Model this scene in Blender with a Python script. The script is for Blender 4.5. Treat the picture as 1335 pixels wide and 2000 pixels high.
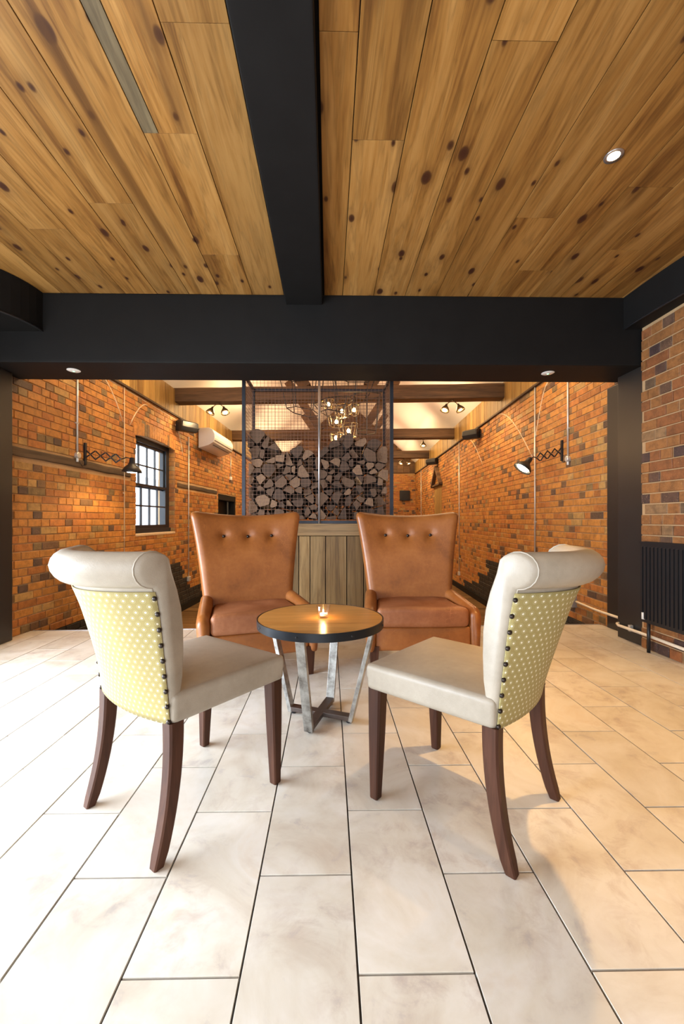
import bpy, bmesh, math, random
from mathutils import Vector, Matrix, noise
PI=math.pi
random.seed(7)
SC=bpy.context.scene
COL=SC.collection
for o in list(bpy.data.objects): bpy.data.objects.remove(o)

# ------------------------------------------------------------------ camera, world, lights, exposure
TH=math.radians(3.3)            # the far room is turned by this against the near one
OY=4.1
def R2(a,b,z=0.0): return Vector((a*math.cos(TH)+b*math.sin(TH), OY-a*math.sin(TH)+b*math.cos(TH), z))
cam=bpy.data.cameras.new('camera'); co=bpy.data.objects.new('camera',cam); COL.objects.link(co)
co.location=(0,0,1.1); co.rotation_euler=(PI/2,0,-math.atan(.0157))
cam.sensor_fit='VERTICAL'; cam.sensor_height=36; cam.lens=800/2000*36
cam.shift_x=(667.5-654.5)/2000; cam.shift_y=(1015-1000)/2000; cam.clip_start=.02
SC.camera=co
SC.view_settings.view_transform='Standard'; SC.view_settings.look='None'
SC.view_settings.gamma=1; SC.view_settings.use_curve_mapping=False
SC.view_settings.exposure=0.0
w=bpy.data.worlds.new('world'); SC.world=w; w.use_nodes=True
bg=w.node_tree.nodes['Background']; bg.inputs[0].default_value=(.86,.93,1,1); bg.inputs[1].default_value=5
WARM=(1,.62,.27); WARM2=(1,.70,.36); DAY=(.74,.86,1)
def light(name,kind,loc,power,color,rot=None,target=None,**k):
    l=bpy.data.lights.new(name,kind); l.energy=power; l.color=color
    for a,b in k.items(): setattr(l,a,b)
    o=bpy.data.objects.new(name,l); COL.objects.link(o); o.location=loc
    if target is not None: o.rotation_euler=(Vector(target)-Vector(loc)).to_track_quat('-Z','Y').to_euler()
    elif rot: o.rotation_euler=rot
    return o
# daylight through the glazed opening in the near room's left wall; plus a fill lamp added behind the camera
light('daylight_left','AREA',(-3.2,1.2,1.0),245,DAY,target=(-1.4,1.3,.1),shape='RECTANGLE',size=3.0,size_y=1.5,spread=math.radians(150))
light('rear_fill_light','AREA',(-1.4,-2.65,1.2),26,(.90,.94,1),target=(-.6,1.4,.1),shape='RECTANGLE',size=3.0,size_y=1.7)
# far room: warm area lamps added in mid-air to brighten walls and sloping ceiling
for b,p in ((1.1,62),(4.8,90),(8.3,90),(11.6,80)):
    for a in (-1.75,1.65):
        light('wall_fill_light','AREA',R2(a,b,3.62),p*.6,WARM2,target=R2(a*1.75,b,1.6),shape='RECTANGLE',size=1.6,size_y=.3)
        light('ceiling_fill_light','AREA',R2(a,b,3.66),(p if p>70 else 100)*.36,(1,.62,.36),rot=(PI,0,0),shape='RECTANGLE',size=1.2,size_y=2.6)

# ------------------------------------------------------------------ helpers
def tag(o,label=None,cat=None,group=None,kind=None):
    if label: o['label']=label
    if cat: o['category']=cat
    if group: o['group']=group
    if kind: o['kind']=kind
    return o
def empty(name,loc=(0,0,0),rz=0,**k):
    o=bpy.data.objects.new(name,None); COL.objects.link(o); o.location=loc; o.rotation_euler=(0,0,rz)
    o.empty_display_size=.05
    return tag(o,**k)
def link(name,me,mat=None,parent=None,loc=None,rot=None):
    o=bpy.data.objects.new(name,me); COL.objects.link(o)
    if mat is not None and not me.materials: me.materials.append(mat)
    if parent: o.parent=parent
    if loc is not None: o.location=loc
    if rot is not None: o.rotation_euler=rot
    return o
def mesh(name,vs,fs,smooth=False):
    me=bpy.data.meshes.new(name); me.from_pydata([tuple(v) for v in vs],[],fs); me.update()
    if smooth: me.shade_smooth()
    return me
class MB:
    def __init__(s): s.v=[]; s.f=[]; s.c=[]
    def add(s,vs,fs,col=None):
        n=len(s.v); s.v+= [tuple(v) for v in vs]; s.f+=[tuple(i+n for i in f) for f in fs]; s.c+=[col]*len(fs)
        return s
    def box(s,c,h,rot=None,col=None):
        vs=[]
        for x in (-1,1):
            for y in (-1,1):
                for z in (-1,1):
                    p=Vector((x*h[0],y*h[1],z*h[2]))
                    if rot is not None: p=rot@p
                    vs.append(p+Vector(c))
        s.add(vs,[(0,1,3,2),(4,6,7,5),(0,4,5,1),(2,3,7,6),(0,2,6,4),(1,5,7,3)],col); return s
    def bar(s,p,q,w,t,up=(0,0,1)):
        p=Vector(p);q=Vector(q);d=(q-p).normalized();u=Vector(up)
        sd=d.cross(u)
        if sd.length<1e-4: sd=d.cross(Vector((1,0,0)))
        sd.normalize();n=sd.cross(d)
        vs=[e+sd*a*w/2+n*b*t/2 for e in (p,q) for a,b in ((-1,-1),(1,-1),(1,1),(-1,1))]
        s.add(vs,[(0,1,2,3),(7,6,5,4),(0,4,5,1),(1,5,6,2),(2,6,7,3),(3,7,4,0)]); return s
    def tube(s,pts,r,n=8,cap=True):
        pts=[Vector(p) for p in pts]; rr=r if isinstance(r,(list,tuple)) else [r]*len(pts)
        rings=[];prev=None
        for i,p in enumerate(pts):
            d=(pts[min(i+1,len(pts)-1)]-pts[max(i-1,0)]).normalized()
            if prev is None:
                a=d.orthogonal().normalized()
            else:
                a=(prev-d*prev.dot(d))
                a=a.normalized() if a.length>1e-5 else d.orthogonal().normalized()
            prev=a;b=d.cross(a)
            rings.append([p+(a*math.cos(2*PI*k/n)+b*math.sin(2*PI*k/n))*rr[i] for k in range(n)])
        return s.loft(rings,cap)
    def loft(s,rings,cap=True,closed=True):
        n=len(rings[0]); vs=[p for r in rings for p in r]; fs=[]
        for i in range(len(rings)-1):
            for k in range(n if closed else n-1):
                k2=(k+1)%n
                fs.append((i*n+k,i*n+k2,(i+1)*n+k2,(i+1)*n+k))
        if cap:
            fs.append(tuple(range(n-1,-1,-1))); fs.append(tuple((len(rings)-1)*n+k for k in range(n)))
        return s.add(vs,fs)
    def lathe(s,prof,n=24,M=None,cap=True):
        rings=[[Vector((r*math.cos(2*PI*k/n),r*math.sin(2*PI*k/n),z)) for k in range(n)] for r,z in prof]
        if M is not None: rings=[[M@p for p in r] for r in rings]
        return s.loft(rings,cap)
    def me(s,name,smooth=False,recalc=True,bevel=0,weld=0):
        m=mesh(name,s.v,s.f,smooth)
        if s.c and s.c[0] is not None:
            at=m.color_attributes.new('tone','BYTE_COLOR','CORNER'); i=0
            buf=[]
            for f,c in zip(s.f,s.c):
                for _ in f: buf+= [c[0],c[1],c[2],1]
            at.data.foreach_set('color',buf)
        if recalc or bevel or weld:
            b=bmesh.new(); b.from_mesh(m)
            if weld: bmesh.ops.remove_doubles(b,verts=b.verts,dist=weld)
            bmesh.ops.recalc_face_normals(b,faces=b.faces)
            if bevel: bmesh.ops.bevel(b,geom=list(b.edges),offset=bevel,segments=2,affect='EDGES',profile=.6,clamp_overlap=True)
            b.to_mesh(m); b.free()
        if smooth: m.shade_smooth()
        return m
    def build(s,name,mat,parent=None,smooth=False,bevel=0,loc=None,rot=None,weld=0,sharp=None):
        m=s.me(name,smooth,True,bevel,weld)
        if sharp is not None:
            m.shade_smooth(); m.set_sharp_from_angle(angle=math.radians(sharp))
        return link(name,m,mat,parent,loc,rot)
def rbox(hx,hy,hz,r,n=8,deform=None,name='soft'):
    """box with rounded edges on a grid fine enough to deform"""
    def ticks(h):
        t=[-h,-h+r*.3,-h+r*.7]; m=max(2,n)
        t+=[-h+r+(2*h-2*r)*i/m for i in range(m+1)]
        return t+[h-r*.7,h-r*.3,h]
    T=[ticks(hx),ticks(hy),ticks(hz)]; H=(hx,hy,hz); mb=MB()
    for ax in range(3):
        u,v=(ax+1)%3,(ax+2)%3
        for sg in (-1,1):
            vs=[];fs=[]
            for a in T[u]:
                for b in T[v]:
                    p=[0,0,0];p[ax]=sg*H[ax];p[u]=a;p[v]=b
                    core=Vector([max(-(H[i]-r),min(H[i]-r,p[i])) for i in range(3)])
                    d=Vector(p)-core
                    q=core+d.normalized()*r if d.length>0 else core
                    vs.append(q)
            m=len(T[v])
            for i in range(len(T[u])-1):
                for j in range(m-1):
                    fs.append((i*m+j,(i+1)*m+j,(i+1)*m+j+1,i*m+j+1))
            mb.add(vs,fs)
    me=mb.me(name,weld=1e-5)
    if deform:
        for vt in me.vertices: vt.co=deform(vt.co.copy())
    me.update(); me.shade_smooth()
    return me

# ------------------------------------------------------------------ materials
MATS={}
class NT:
    def __init__(s,name,rough=.5,metal=0,spec=.5):
        m=bpy.data.materials.new(name); m.use_nodes=True; s.m=m; s.t=m.node_tree
        s.b=s.t.nodes['Principled BSDF']; s.b.inputs['Roughness'].default_value=rough
        s.b.inputs['Metallic'].default_value=metal; s.b.inputs['Specular IOR Level'].default_value=spec
        MATS[name]=m
    def n(s,t,**k):
        x=s.t.nodes.new('ShaderNode'+t)
        for a,b in k.items():
            if a in ('i',):
                for kk,vv in b.items():
                    if hasattr(vv,'is_linked') or isinstance(vv,bpy.types.NodeSocket): s.t.links.new(vv,x.inputs[kk])
                    else: x.inputs[kk].default_value=vv
            else: setattr(x,a,b)
        return x
    def l(s,a,b): s.t.links.new(a,b)
    def math(s,op,a,b=0,c=0):
        x=s.n('Math',operation=op)
        for i,v in enumerate((a,b,c)):
            if isinstance(v,bpy.types.NodeSocket): s.l(v,x.inputs[i])
            else: x.inputs[i].default_value=v
        return x.outputs[0]
    def vm(s,op,a,b=(0,0,0)):
        x=s.n('VectorMath',operation=op)
        for i,v in enumerate((a,b)):
            if isinstance(v,bpy.types.NodeSocket): s.l(v,x.inputs[i])
            else: x.inputs[i].default_value=v
        return x.outputs['Value'] if op in('LENGTH','DOT_PRODUCT') else x.outputs[0]
    def coord(s,kind='Object',scale=(1,1,1),loc=(0,0,0)):
        tc=s.n('TexCoord'); mp=s.n('Mapping'); s.l(tc.outputs[kind],mp.inputs[0])
        mp.inputs['Scale'].default_value=scale; mp.inputs['Location'].default_value=loc
        return mp.outputs[0]
    def world(s,scale=(1,1,1)):
        g=s.n('NewGeometry'); mp=s.n('Mapping'); s.l(g.outputs['Position'],mp.inputs[0]); mp.inputs['Scale'].default_value=scale
        return mp.outputs[0]
    def noise(s,vec,scale=5,detail=4,rough=.55,dist=0):
        x=s.n('TexNoise'); s.l(vec,x.inputs['Vector'])
        x.inputs['Scale'].default_value=scale; x.inputs['Detail'].default_value=detail
        x.inputs['Roughness'].default_value=rough; x.inputs['Distortion'].default_value=dist
        return x.outputs[0]
    def ramp(s,fac,stops,interp='LINEAR'):
        x=s.n('ValToRGB'); s.l(fac,x.inputs[0]); r=x.color_ramp; r.interpolation=interp
        while len(r.elements)<len(stops): r.elements.new(.5)
        for e,(p,c) in zip(r.elements,stops):
            e.position=p; e.color=(c[0],c[1],c[2],1) if not isinstance(c,(int,float)) else (c,c,c,1)
        return x.outputs[0]
    def mix(s,fac,a,b,mode='MIX'):
        x=s.n('Mix',data_type='RGBA',blend_type=mode)
        for i,v in ((0,fac),(6,a),(7,b)):
            if isinstance(v,bpy.types.NodeSocket): s.l(v,x.inputs[i])
            elif i==0: x.inputs[0].default_value=v
            else: x.inputs[i].default_value=(v[0],v[1],v[2],1)
        return x.outputs[2]
    def bump(s,h,strength=.3,dist=.01):
        x=s.n('Bump'); s.l(h,x.inputs['Height']); x.inputs['Strength'].default_value=strength; x.inputs['Distance'].default_value=dist
        s.l(x.outputs[0],s.b.inputs['Normal'])
    def base(s,c):
        if isinstance(c,bpy.types.NodeSocket): s.l(c,s.b.inputs['Base Color'])
        else: s.b.inputs['Base Color'].default_value=(c[0],c[1],c[2],1)
def plain(name,c,rough=.5,metal=0,var=.12,scale=30,bump=0.05,spec=.5):
    t=NT(name,rough,metal,spec); v=t.coord()
    f=t.noise(v,scale,3)
    t.base(t.mix(f,[x*(1-var) for x in c],[min(1,x*(1+var)) for x in c]))
    if bump: t.bump(f,bump,.002)
    return t.m
def emis(name,c,st):
    t=NT(name); t.base((0.8,.8,.8)); t.b.inputs['Emission Color'].default_value=(*c,1); t.b.inputs['Emission Strength'].default_value=st
    return t.m
BLACK=plain('black_paint',(.0085,.0080,.0078),.6,var=.25,scale=6,bump=.12,spec=.16)
BLACKM=plain('black_metal',(.02,.02,.022),.38,.3)
STEELD=plain('dark_blued_steel',(.035,.037,.045),.45,.7,.4,12)
WHITEP=plain('white_plastic',(.78,.76,.72),.35,var=.02)
GALV=plain('galvanised_conduit',(.62,.60,.56),.35,.5,.1)
LAMPW=emis('lamp_glow',(1,.78,.45),60)
BULBG=emis('filament_bulb_glow',(1,.62,.25),22)
LEDG=emis('green_led',(.1,1,.35),4)
FLAME=emis('candle_flame',(1,.6,.2),30)
BRASS=plain('aged_brass',(.30,.22,.12),.3,.9)
COPPER=plain('brown_mesh_wire',(.17,.085,.05),.5,.3)
SILVER=plain('brushed_silver_post',(.55,.57,.62),.28,.9,.1)
BUTTON=plain('dark_bronze_button',(.045,.035,.03),.28,.8)
LEGW=None
def wood(name,dark,mid,light_,axis='z',sc=1.0,rough=.5,knots=0,bump=.15,rnd=.25,obj=True):
    """grain runs along the given local axis"""
    t=NT(name,rough)
    k=.06
    s={'x':(k,1,1),'y':(1,k,1),'z':(1,1,k)}[axis]
    oi=t.n('ObjectInfo')
    v0=t.coord('Object')
    off=t.vm('SCALE',oi.outputs['Location'])if False else None
    rv=t.n('CombineXYZ'); 
    r=t.math('MULTIPLY',oi.outputs['Random'],37.0)
    t.l(r,rv.inputs[0]);t.l(r,rv.inputs[1]);t.l(t.math('MULTIPLY',oi.outputs['Random'],11.0),rv.inputs[2])
    v=t.vm('ADD',v0,rv.outputs[0])
    vg=t.vm('MULTIPLY',v,s)
    n1=t.noise(vg,7*sc,5,.6,.6)
    n2=t.noise(vg,60*sc,3,.6)
    n3=t.noise(t.vm('MULTIPLY',v,tuple(.35 if q<1 else 1 for q in s)),2.2*sc,2)
    f=t.math('ADD',t.math('MULTIPLY',n1,.75),t.math('MULTIPLY',n2,.25))
    # cathedral rings
    wv=t.math('FRACT',t.math('MULTIPLY',t.math('ADD',n1,t.math('MULTIPLY',n3,.5)),9.0))
    c=t.ramp(f,[(.36,dark),(.48,mid),(.62,light_)])
    ring=t.ramp(wv,[(0,.60),(.35,1.0),(.8,1.0),(1,.72)])
    c=t.mix(.65,c,ring,'MULTIPLY')
    lo=t.math('SUBTRACT',1,t.math('MULTIPLY',oi.outputs['Random'],rnd))
    cc=t.n('CombineColor'); 
    for i in range(3): t.l(lo,cc.inputs[i])
    c=t.mix(1,c,cc.outputs[0],'MULTIPLY')
    if knots:
        kv={'x':(.55,1,1),'y':(1,.55,1),'z':(1,1,.55)}[axis]
        kk=t.vm('MULTIPLY',v,kv)
        wob=t.noise(kk,6,2)
        vo=t.n('TexVoronoi',feature='F1',voronoi_dimensions='2D'); t.l(kk,vo.inputs['Vector'])
        vo.inputs['Scale'].default_value=knots
        d=t.math('ADD',vo.outputs['Distance'],t.math('ADD',t.math('MULTIPLY',t.math('SUBTRACT',wob,.5),.10),t.math('MULTIPLY',t.n('SeparateColor',i={0:vo.outputs['Color']}).outputs[1],.05)))
        # only some cells carry a knot
        sel=t.math('GREATER_THAN',t.n('SeparateColor',i={0:vo.outputs['Color']}).outputs[0],.22)
        kn=t.ramp(d,[(.045,1),(.075,.9),(.10,.25),(.22,0)])
        vo2=t.n('TexVoronoi',feature='F1',voronoi_dimensions='2D'); t.l(t.vm('ADD',kk,(3.3,7.1,0)),vo2.inputs['Vector']); vo2.inputs['Scale'].default_value=knots*1.5
        kn=t.math('MULTIPLY',kn,sel)
        sel2=t.math('GREATER_THAN',t.n('SeparateColor',i={0:vo2.outputs['Color']}).outputs[0],.6)
        kn=t.math('MAXIMUM',kn,t.math('MULTIPLY',sel2,t.ramp(t.math('ADD',vo2.outputs['Distance'],t.math('MULTIPLY',t.math('SUBTRACT',wob,.5),.05)),[(.030,1),(.050,.8),(.075,.2),(.15,0)])))
        c=t.mix(kn,c,(.045,.014,.006))
        # dark resin streaks along the grain
        st=t.noise(t.vm('MULTIPLY',v,tuple(.12 if q<1 else 1.3 for q in s)),3.1,3,.5,.9)
        c=t.mix(t.ramp(st,[(.62,0),(.74,.75)]),c,[x*.55 for x in dark])
    t.base(c); t.bump(f,bump,.004)
    return t.m
PINE=wood('ceiling_pine',(.155,.060,.012),(.335,.158,.036),(.46,.245,.072),'y',1,.42,knots=3.3,rnd=.30)
PINEG=wood('ceiling_pine_grey_green',(.10,.075,.04),(.17,.125,.065),(.22,.17,.09),'y',1,.5)
OAKB=wood('oak_cladding',(.26,.13,.03),(.42,.24,.065),(.52,.33,.10),'z',1,.55,rnd=.4)
OAKS=wood('store_plank_oak',(.13,.065,.018),(.26,.145,.046),(.38,.235,.09),'z',1,.55,rnd=.55)
OAKR=wood('store_rail_oak',(.19,.105,.04),(.30,.18,.072),(.39,.25,.11),'x',1,.5)
TIMB=wood('old_tie_beam_timber',(.045,.022,.009),(.11,.055,.022),(.19,.10,.042),'x',1,.65,rnd=.15,bump=.4)
TIMBD=wood('dark_embedded_timber',(.035,.022,.013),(.09,.055,.03),(.16,.10,.055),'y',1,.7,bump=.5)
FLOORW=wood('dark_floor_boards',(.10,.05,.02),(.22,.12,.045),(.33,.19,.08),'x',1,.3,rnd=.4)
LEGW=wood('brown_stained_leg',(.040,.014,.007),(.062,.023,.012),(.085,.034,.018),'z',1,.5,rnd=.05)
LEGW.node_tree.nodes['Principled BSDF'].inputs['Specular IOR Level'].default_value=.2
TOPW=wood('table_top_wood',(.36,.16,.035),(.50,.24,.058),(.60,.31,.085),'x',1.2,.28,rnd=.02,bump=.05)

def leather(name,dark,mid,light_,rough=.42,crack=.3,sc=1):
    t=NT(name,rough); v=t.coord()
    n1=t.noise(v,3.5*sc,4,.6,.3); n2=t.noise(v,45*sc,3)
    f=t.math('ADD',t.math('MULTIPLY',n1,.8),t.math('MULTIPLY',n2,.2))
    c=t.ramp(f,[(.32,dark),(.5,mid),(.70,light_)])
    vo=t.n('TexVoronoi',feature='DISTANCE_TO_EDGE'); t.l(t.vm('ADD',v,(0,0,0)),vo.inputs['Vector']); vo.inputs['Scale'].default_value=26*sc
    wob=t.noise(v,9,3)
    cr=t.math('MULTIPLY',t.ramp(vo.outputs['Distance'],[(.0,1),(.035,0)]),t.ramp(wob,[(.5,0),(.72,1)]))
    c=t.mix(t.math('MULTIPLY',cr,crack),c,[min(1,x*1.7) for x in light_])
    t.base(c)
    fine=t.n('TexVoronoi'); t.l(v,fine.inputs['Vector']); fine.inputs['Scale'].default_value=260
    t.bump(t.math('ADD',fine.outputs['Distance'],n1),.12,.002)
    return t.m
TAN=leather('tan_leather',(.185,.057,.012),(.27,.088,.019),(.35,.128,.033),.36,.3)
TANS=leather('tan_leather_worn',(.19,.060,.020),(.28,.098,.036),(.38,.155,.068),.5,.5)
TAUPE=leather('taupe_leather',(.275,.235,.18),(.335,.285,.222),(.395,.34,.268),.42,.05)

def fabric():
    t=NT('green_dotted_fabric',.8)
    tc=t.n('TexCoord'); uv=tc.outputs['UV']
    p=t.vm('DIVIDE',uv,(.0276,.0376,1))
    def dist(off):
        q=t.vm('SUBTRACT',t.vm('FRACTION',t.vm('ADD',p,off)),(.5,.5,0))
        return t.vm('LENGTH',t.vm('MULTIPLY',q,(.0276,.0376,0)))
    d=t.math('MINIMUM',dist((0,0,0)),dist((.5,.5,0)))
    nz=t.noise(t.vm('ADD',uv,(0,0,0)),700,2)
    d2=t.math('ADD',d,t.math('MULTIPLY',t.math('SUBTRACT',nz,.5),.0024))
    dot=t.ramp(t.math('MULTIPLY',d2,100),[(.24,1),(.42,0)])
    ring=t.ramp(t.math('MULTIPLY',d2,100),[(.55,0),(.66,1),(.74,1),(.86,0)])
    ring2=t.ramp(t.math('MULTIPLY',d2,100),[(.90,0),(1.02,1),(1.2,1),(1.3,0)])
    c=t.mix(nz,(.285,.225,.075),(.37,.295,.115))
    c=t.mix(t.math('MULTIPLY',ring,.5),c,(.44,.40,.22))
    c=t.mix(t.math('MULTIPLY',ring2,.5),c,(.20,.165,.05))
    c=t.mix(dot,c,(.74,.70,.55))
    t.base(c); t.bump(nz,.25,.001)
    return t.m
FABRIC=fabric()

def tilemat():
    t=NT('travertine_tile',.36)
    oi=t.n('ObjectInfo'); g=t.world()
    rv=t.n('CombineXYZ'); t.l(t.math('MULTIPLY',oi.outputs['Random'],50.0),rv.inputs[2]); t.l(t.math('MULTIPLY',oi.outputs['Random'],9.0),rv.inputs[0])
    v=t.vm('ADD',g,rv.outputs[0])
    n1=t.noise(v,3.2,6,.62,.8); n2=t.noise(v,11,6,.68,.5); n3=t.noise(t.vm('ADD',v,(7,3,1)),2.0,3)
    c=t.ramp(n1,[(.30,(.52,.445,.36)),(.45,(.61,.55,.46)),(.6,(.67,.62,.55)),(.75,(.62,.53,.42))])
    c=t.mix(t.math('MULTIPLY',t.ramp(n2,[(.46,0),(.72,.8)]),t.ramp(n3,[(.44,0),(.6,1)])),c,(.42,.32,.26))
    c=t.mix(t.math('MULTIPLY',t.ramp(n2,[(.56,0),(.66,.6)]),t.ramp(n1,[(.42,1),(.5,0)])),c,(.42,.37,.35))
    lo=t.math('ADD',.90,t.math('MULTIPLY',oi.outputs['Random'],.12))
    cc=t.n('CombineColor')
    for i in range(3): t.l(lo,cc.inputs[i])
    c=t.mix(1,c,cc.outputs[0],'MULTIPLY')
    t.base(c); t.bump(n2,.06,.002)
    return t.m
TILE=tilemat()
GROUT=plain('dark_grout',(.055,.05,.045),.8)

def brickmat(name,src):
    t=NT(name,.62)
    if src=='obj': c=t.n('ObjectInfo').outputs['Color']
    else: c=t.n('Attribute',attribute_name='tone').outputs['Color']
    g=t.world()
    n1=t.noise(g,16,4,.6); n2=t.noise(g,85,3,.7); n3=t.noise(g,1.6,3,.5)
    c=t.mix(1,c,t.ramp(n1,[(.3,.62),(.55,1.0),(.75,1.2)]),'MULTIPLY')
    c=t.mix(t.math('MULTIPLY',t.ramp(n2,[(.58,0),(.72,.55)]),t.ramp(n3,[(.35,.2),(.65,1)])),c,(.52,.33,.15))
    c=t.mix(t.ramp(n2,[(.26,.6),(.38,0)]),c,(.07,.04,.03))
    t.base(c); t.bump(t.math('ADD',n1,n2),.5,.006)
    return t.m
BRICKO=brickmat('brick_face','obj'); BRICKA=brickmat('brick_face_toned','attr')
def mortar():
    t=NT('lime_mortar',.85); g=t.world(); n=t.noise(g,40,4); n2=t.noise(g,1.3,3)
    c=t.mix(n,(.30,.17,.075),(.44,.27,.13)); c=t.mix(t.ramp(n2,[(.4,0),(.7,.6)]),c,(.56,.40,.22))
    t.base(c); t.bump(n,.5,.005); return t.m
MORTAR=mortar()
PLASTER=plain('white_ceiling_plaster',(.80,.76,.70),.8,var=.03,scale=2)
SCAR=plain('pale_mortar_scar',(.60,.45,.30),.8,var=.2,scale=25)

# ------------------------------------------------------------------ brick walls
def cam_project(p):
    d=Vector(p)-Vector((0,0,1.1)); ps=math.atan(.0157)
    X=d.x*math.cos(ps)-d.y*math.sin(ps); Y=d.x*math.sin(ps)+d.y*math.cos(ps)
    if Y<.3: return None
    return 654.5+800*X/Y, 1015-800*d.z/Y, Y
BRICKM={}
def brick_mesh(kind):
    """front face towards +x, proud of the mortar"""
    L={'S':.226,'H':.109,'Q':.164}[kind]; h=.0705
    if kind in BRICKM: return BRICKM[kind]
    y,z=L/2,h/2; c=.004
    vs=[(-.02,-y,-z),(-.02,y,-z),(-.02,y,z),(-.02,-y,z),(.004,-y,-z),(.004,y,-z),(.004,y,z),(.004,-y,z),
        (.009,-y+c,-z+c),(.009,y-c,-z+c),(.009,y-c,z-c),(.009,-y+c,z-c)]
    fs=[(0,1,5,4),(1,2,6,5),(2,3,7,6),(3,0,4,7),(4,5,9,8),(5,6,10,9),(6,7,11,10),(7,4,8,11),(8,9,10,11)]
    m=mesh('brick',vs,fs); m.materials.append(BRICKO); BRICKM[kind]=m; return m
def brick_color(kind,z,b):
    r=random.random(); dk=.20 if kind!='S' else .045
    k=random.uniform(.86,1.12)
    if r<dk: c=random.choice([(.15,.075,.035),(.19,.10,.04),(.10,.055,.035),(.21,.13,.05)])
    elif r<dk+.06: c=(.42,.24,.075)
    elif r<dk+.33: c=(.39,.140,.030)
    else: c=(.46,.192,.038)
    return tuple(x*k for x in c)
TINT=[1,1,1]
def brickwall(root,place,nrm_rot,b0,b1,z0,z1,skip,black,n_ind,worldM,seed,nrm,course=.079):
    """place(b,z) -> local point of the wall root; bricks are its children"""
    rnd=random.Random(seed); items=[]
    k0=math.floor(z0/course); 
    for k in range(k0,int(z1/course)+1):
        zc=(k+.5)*course
        if zc-.034<z0 or zc+.034>z1: continue
        seq='SH' if k%3 else ('S' if k%2 else 'H')
        b=b0-rnd.uniform(0,.2) if k%3==0 else b0-(.06 if k%2 else .225); i=0
        while b<b1:
            kd=seq[i%len(seq)] if rnd.random()>.12 else rnd.choice('SHQ')
            L={'S':.226,'H':.109,'Q':.164}[kd]; i+=1
            lo,hi=b,b+L; b+=L+.008
            if lo<b0 or hi>b1:
                lo=max(lo,b0);hi=min(hi,b1)
                if hi-lo<.04: continue
            segs=[(lo,hi)]
            for (s0,s1,t0,t1) in skip:
                if zc+.034>t0 and zc-.034<t1:
                    ns=[]
                    for (p,q) in segs:
                        if q<=s0 or p>=s1: ns.append((p,q))
                        else:
                            if p<s0-.03: ns.append((p,s0))
                            if q>s1+.03: ns.append((s1,q))
                    segs=ns
            for (p,q) in segs:
                items.append((kd,(p+q)/2,zc,(q-p)/L))
    scored=[]
    for it in items:
        P=worldM@place(it[1],it[2]); pr=cam_project(P)
        vis=pr and -15<pr[0]<1350 and 0<pr[1]<2010
        N=(worldM.to_3x3()@Vector(nrm)).normalized(); D=Vector((0,0,1.1))-P
        area=abs(N.dot(D))/D.length**3*(.222 if it[0]=='S' else .11)*it[3] if vis else 0
        scored.append((area,it))
    scored.sort(key=lambda x:-x[0])
    mb=MB()
    random.seed(seed)
    for n,(ar,it) in enumerate(scored):
        kd,b,z,s=it
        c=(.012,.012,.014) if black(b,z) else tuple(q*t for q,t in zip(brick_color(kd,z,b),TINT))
        p=place(b,z)+Vector(nrm)*rnd.uniform(-.003,.003)
        if n<n_ind and ar>0:
            o=link('brick',brick_mesh(kd),None,root,p,(0,0,nrm_rot)); o.scale=(1,s,course/.079); o.color=(*c,1)
        else:
            m=brick_mesh(kd); R=Matrix.Rotation(nrm_rot,3,'Z')
            mb.add([p+R@Vector((v.co.x,v.co.y*s,v.co.z*course/.079)) for v in m.vertices],[tuple(f.vertices) for f in m.polygons],c)
    if mb.v:
        o=mb.build('far_brickwork',BRICKA,root); tag(o,kind='stuff')

def wall_slab(name,quads,mat,parent=None,loc=(0,0,0),rz=0,**k):
    mb=MB()
    for c,h in quads: mb.box(c,h)
    o=mb.build(name,mat,parent,loc=loc,rot=(0,0,rz)); return tag(o,**k)
M2=Matrix.Translation((0,OY,0))@Matrix.Rotation(-TH,4,'Z')
AL,AR=-2.945,2.872
# left brick wall of the far room, with the sash window opening and a dark doorway
WB=(1.79,3.12,.87,2.38); DB=(5.47,6.95,-.6,1.72)
q=[((AL-.15,.64,1.4),(.15,1.15,2.0)),((AL-.15,2.455,.135),(.15,.665,.735)),((AL-.15,2.455,2.9),(.15,.665,.52)),
   ((AL-.15,4.295,1.4),(.15,1.175,2.0)),((AL-.15,6.21,2.56),(.15,.74,.84)),((AL-.15,10.1,1.4),(.15,3.15,2.0))]
wl=wall_slab('wall_left',q,MORTAR,loc=(0,OY,0),rz=-TH,kind='structure',label='orange brick wall on the left with a sash window',cat='wall')
def blackL(b,z):
    if b<2.2: return z<-.05
    if b<3.45: return z<.28
    if b<3.75: return z<-.03
    if b<4.4: return z<-.2
    return z<-.42
def blackR(b,z):
    if b<1.6: return z<-.05
    if b<4.05: return z<.28
    if b<4.6: return z<-.03
    if b<5.1: return z<-.2
    if b<5.7: return z<-.35
    return z<-.48
brickwall(wl,lambda b,z:Vector((AL,b,z)),0,-.50,13.2,-.6,3.0,[WB,DB,(-.50,1.66,1.70,1.80),(3.2,5.4,1.69,1.78)],blackL,300,M2,11,(1,0,0))
wr=wall_slab('wall_right',[((AR+.15,6.5,1.4),(.15,6.7,2.0))],MORTAR,loc=(0,OY,0),rz=-TH,kind='structure',label='orange brick wall of the far room on the right',cat='wall')
brickwall(wr,lambda b,z:Vector((AR,b,z)),PI,-.15,13.2,-.6,3.02,[(8.1,9.2,-.6,2.18)],blackR,300,M2,12,(-1,0,0))
wb=wall_slab('wall_back',[((-.036,13.35,2.9),(3.2,.15,3.5))],MORTAR,loc=(0,OY,0),rz=-TH,kind='structure',label='brick end wall of the far room',cat='wall')
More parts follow.
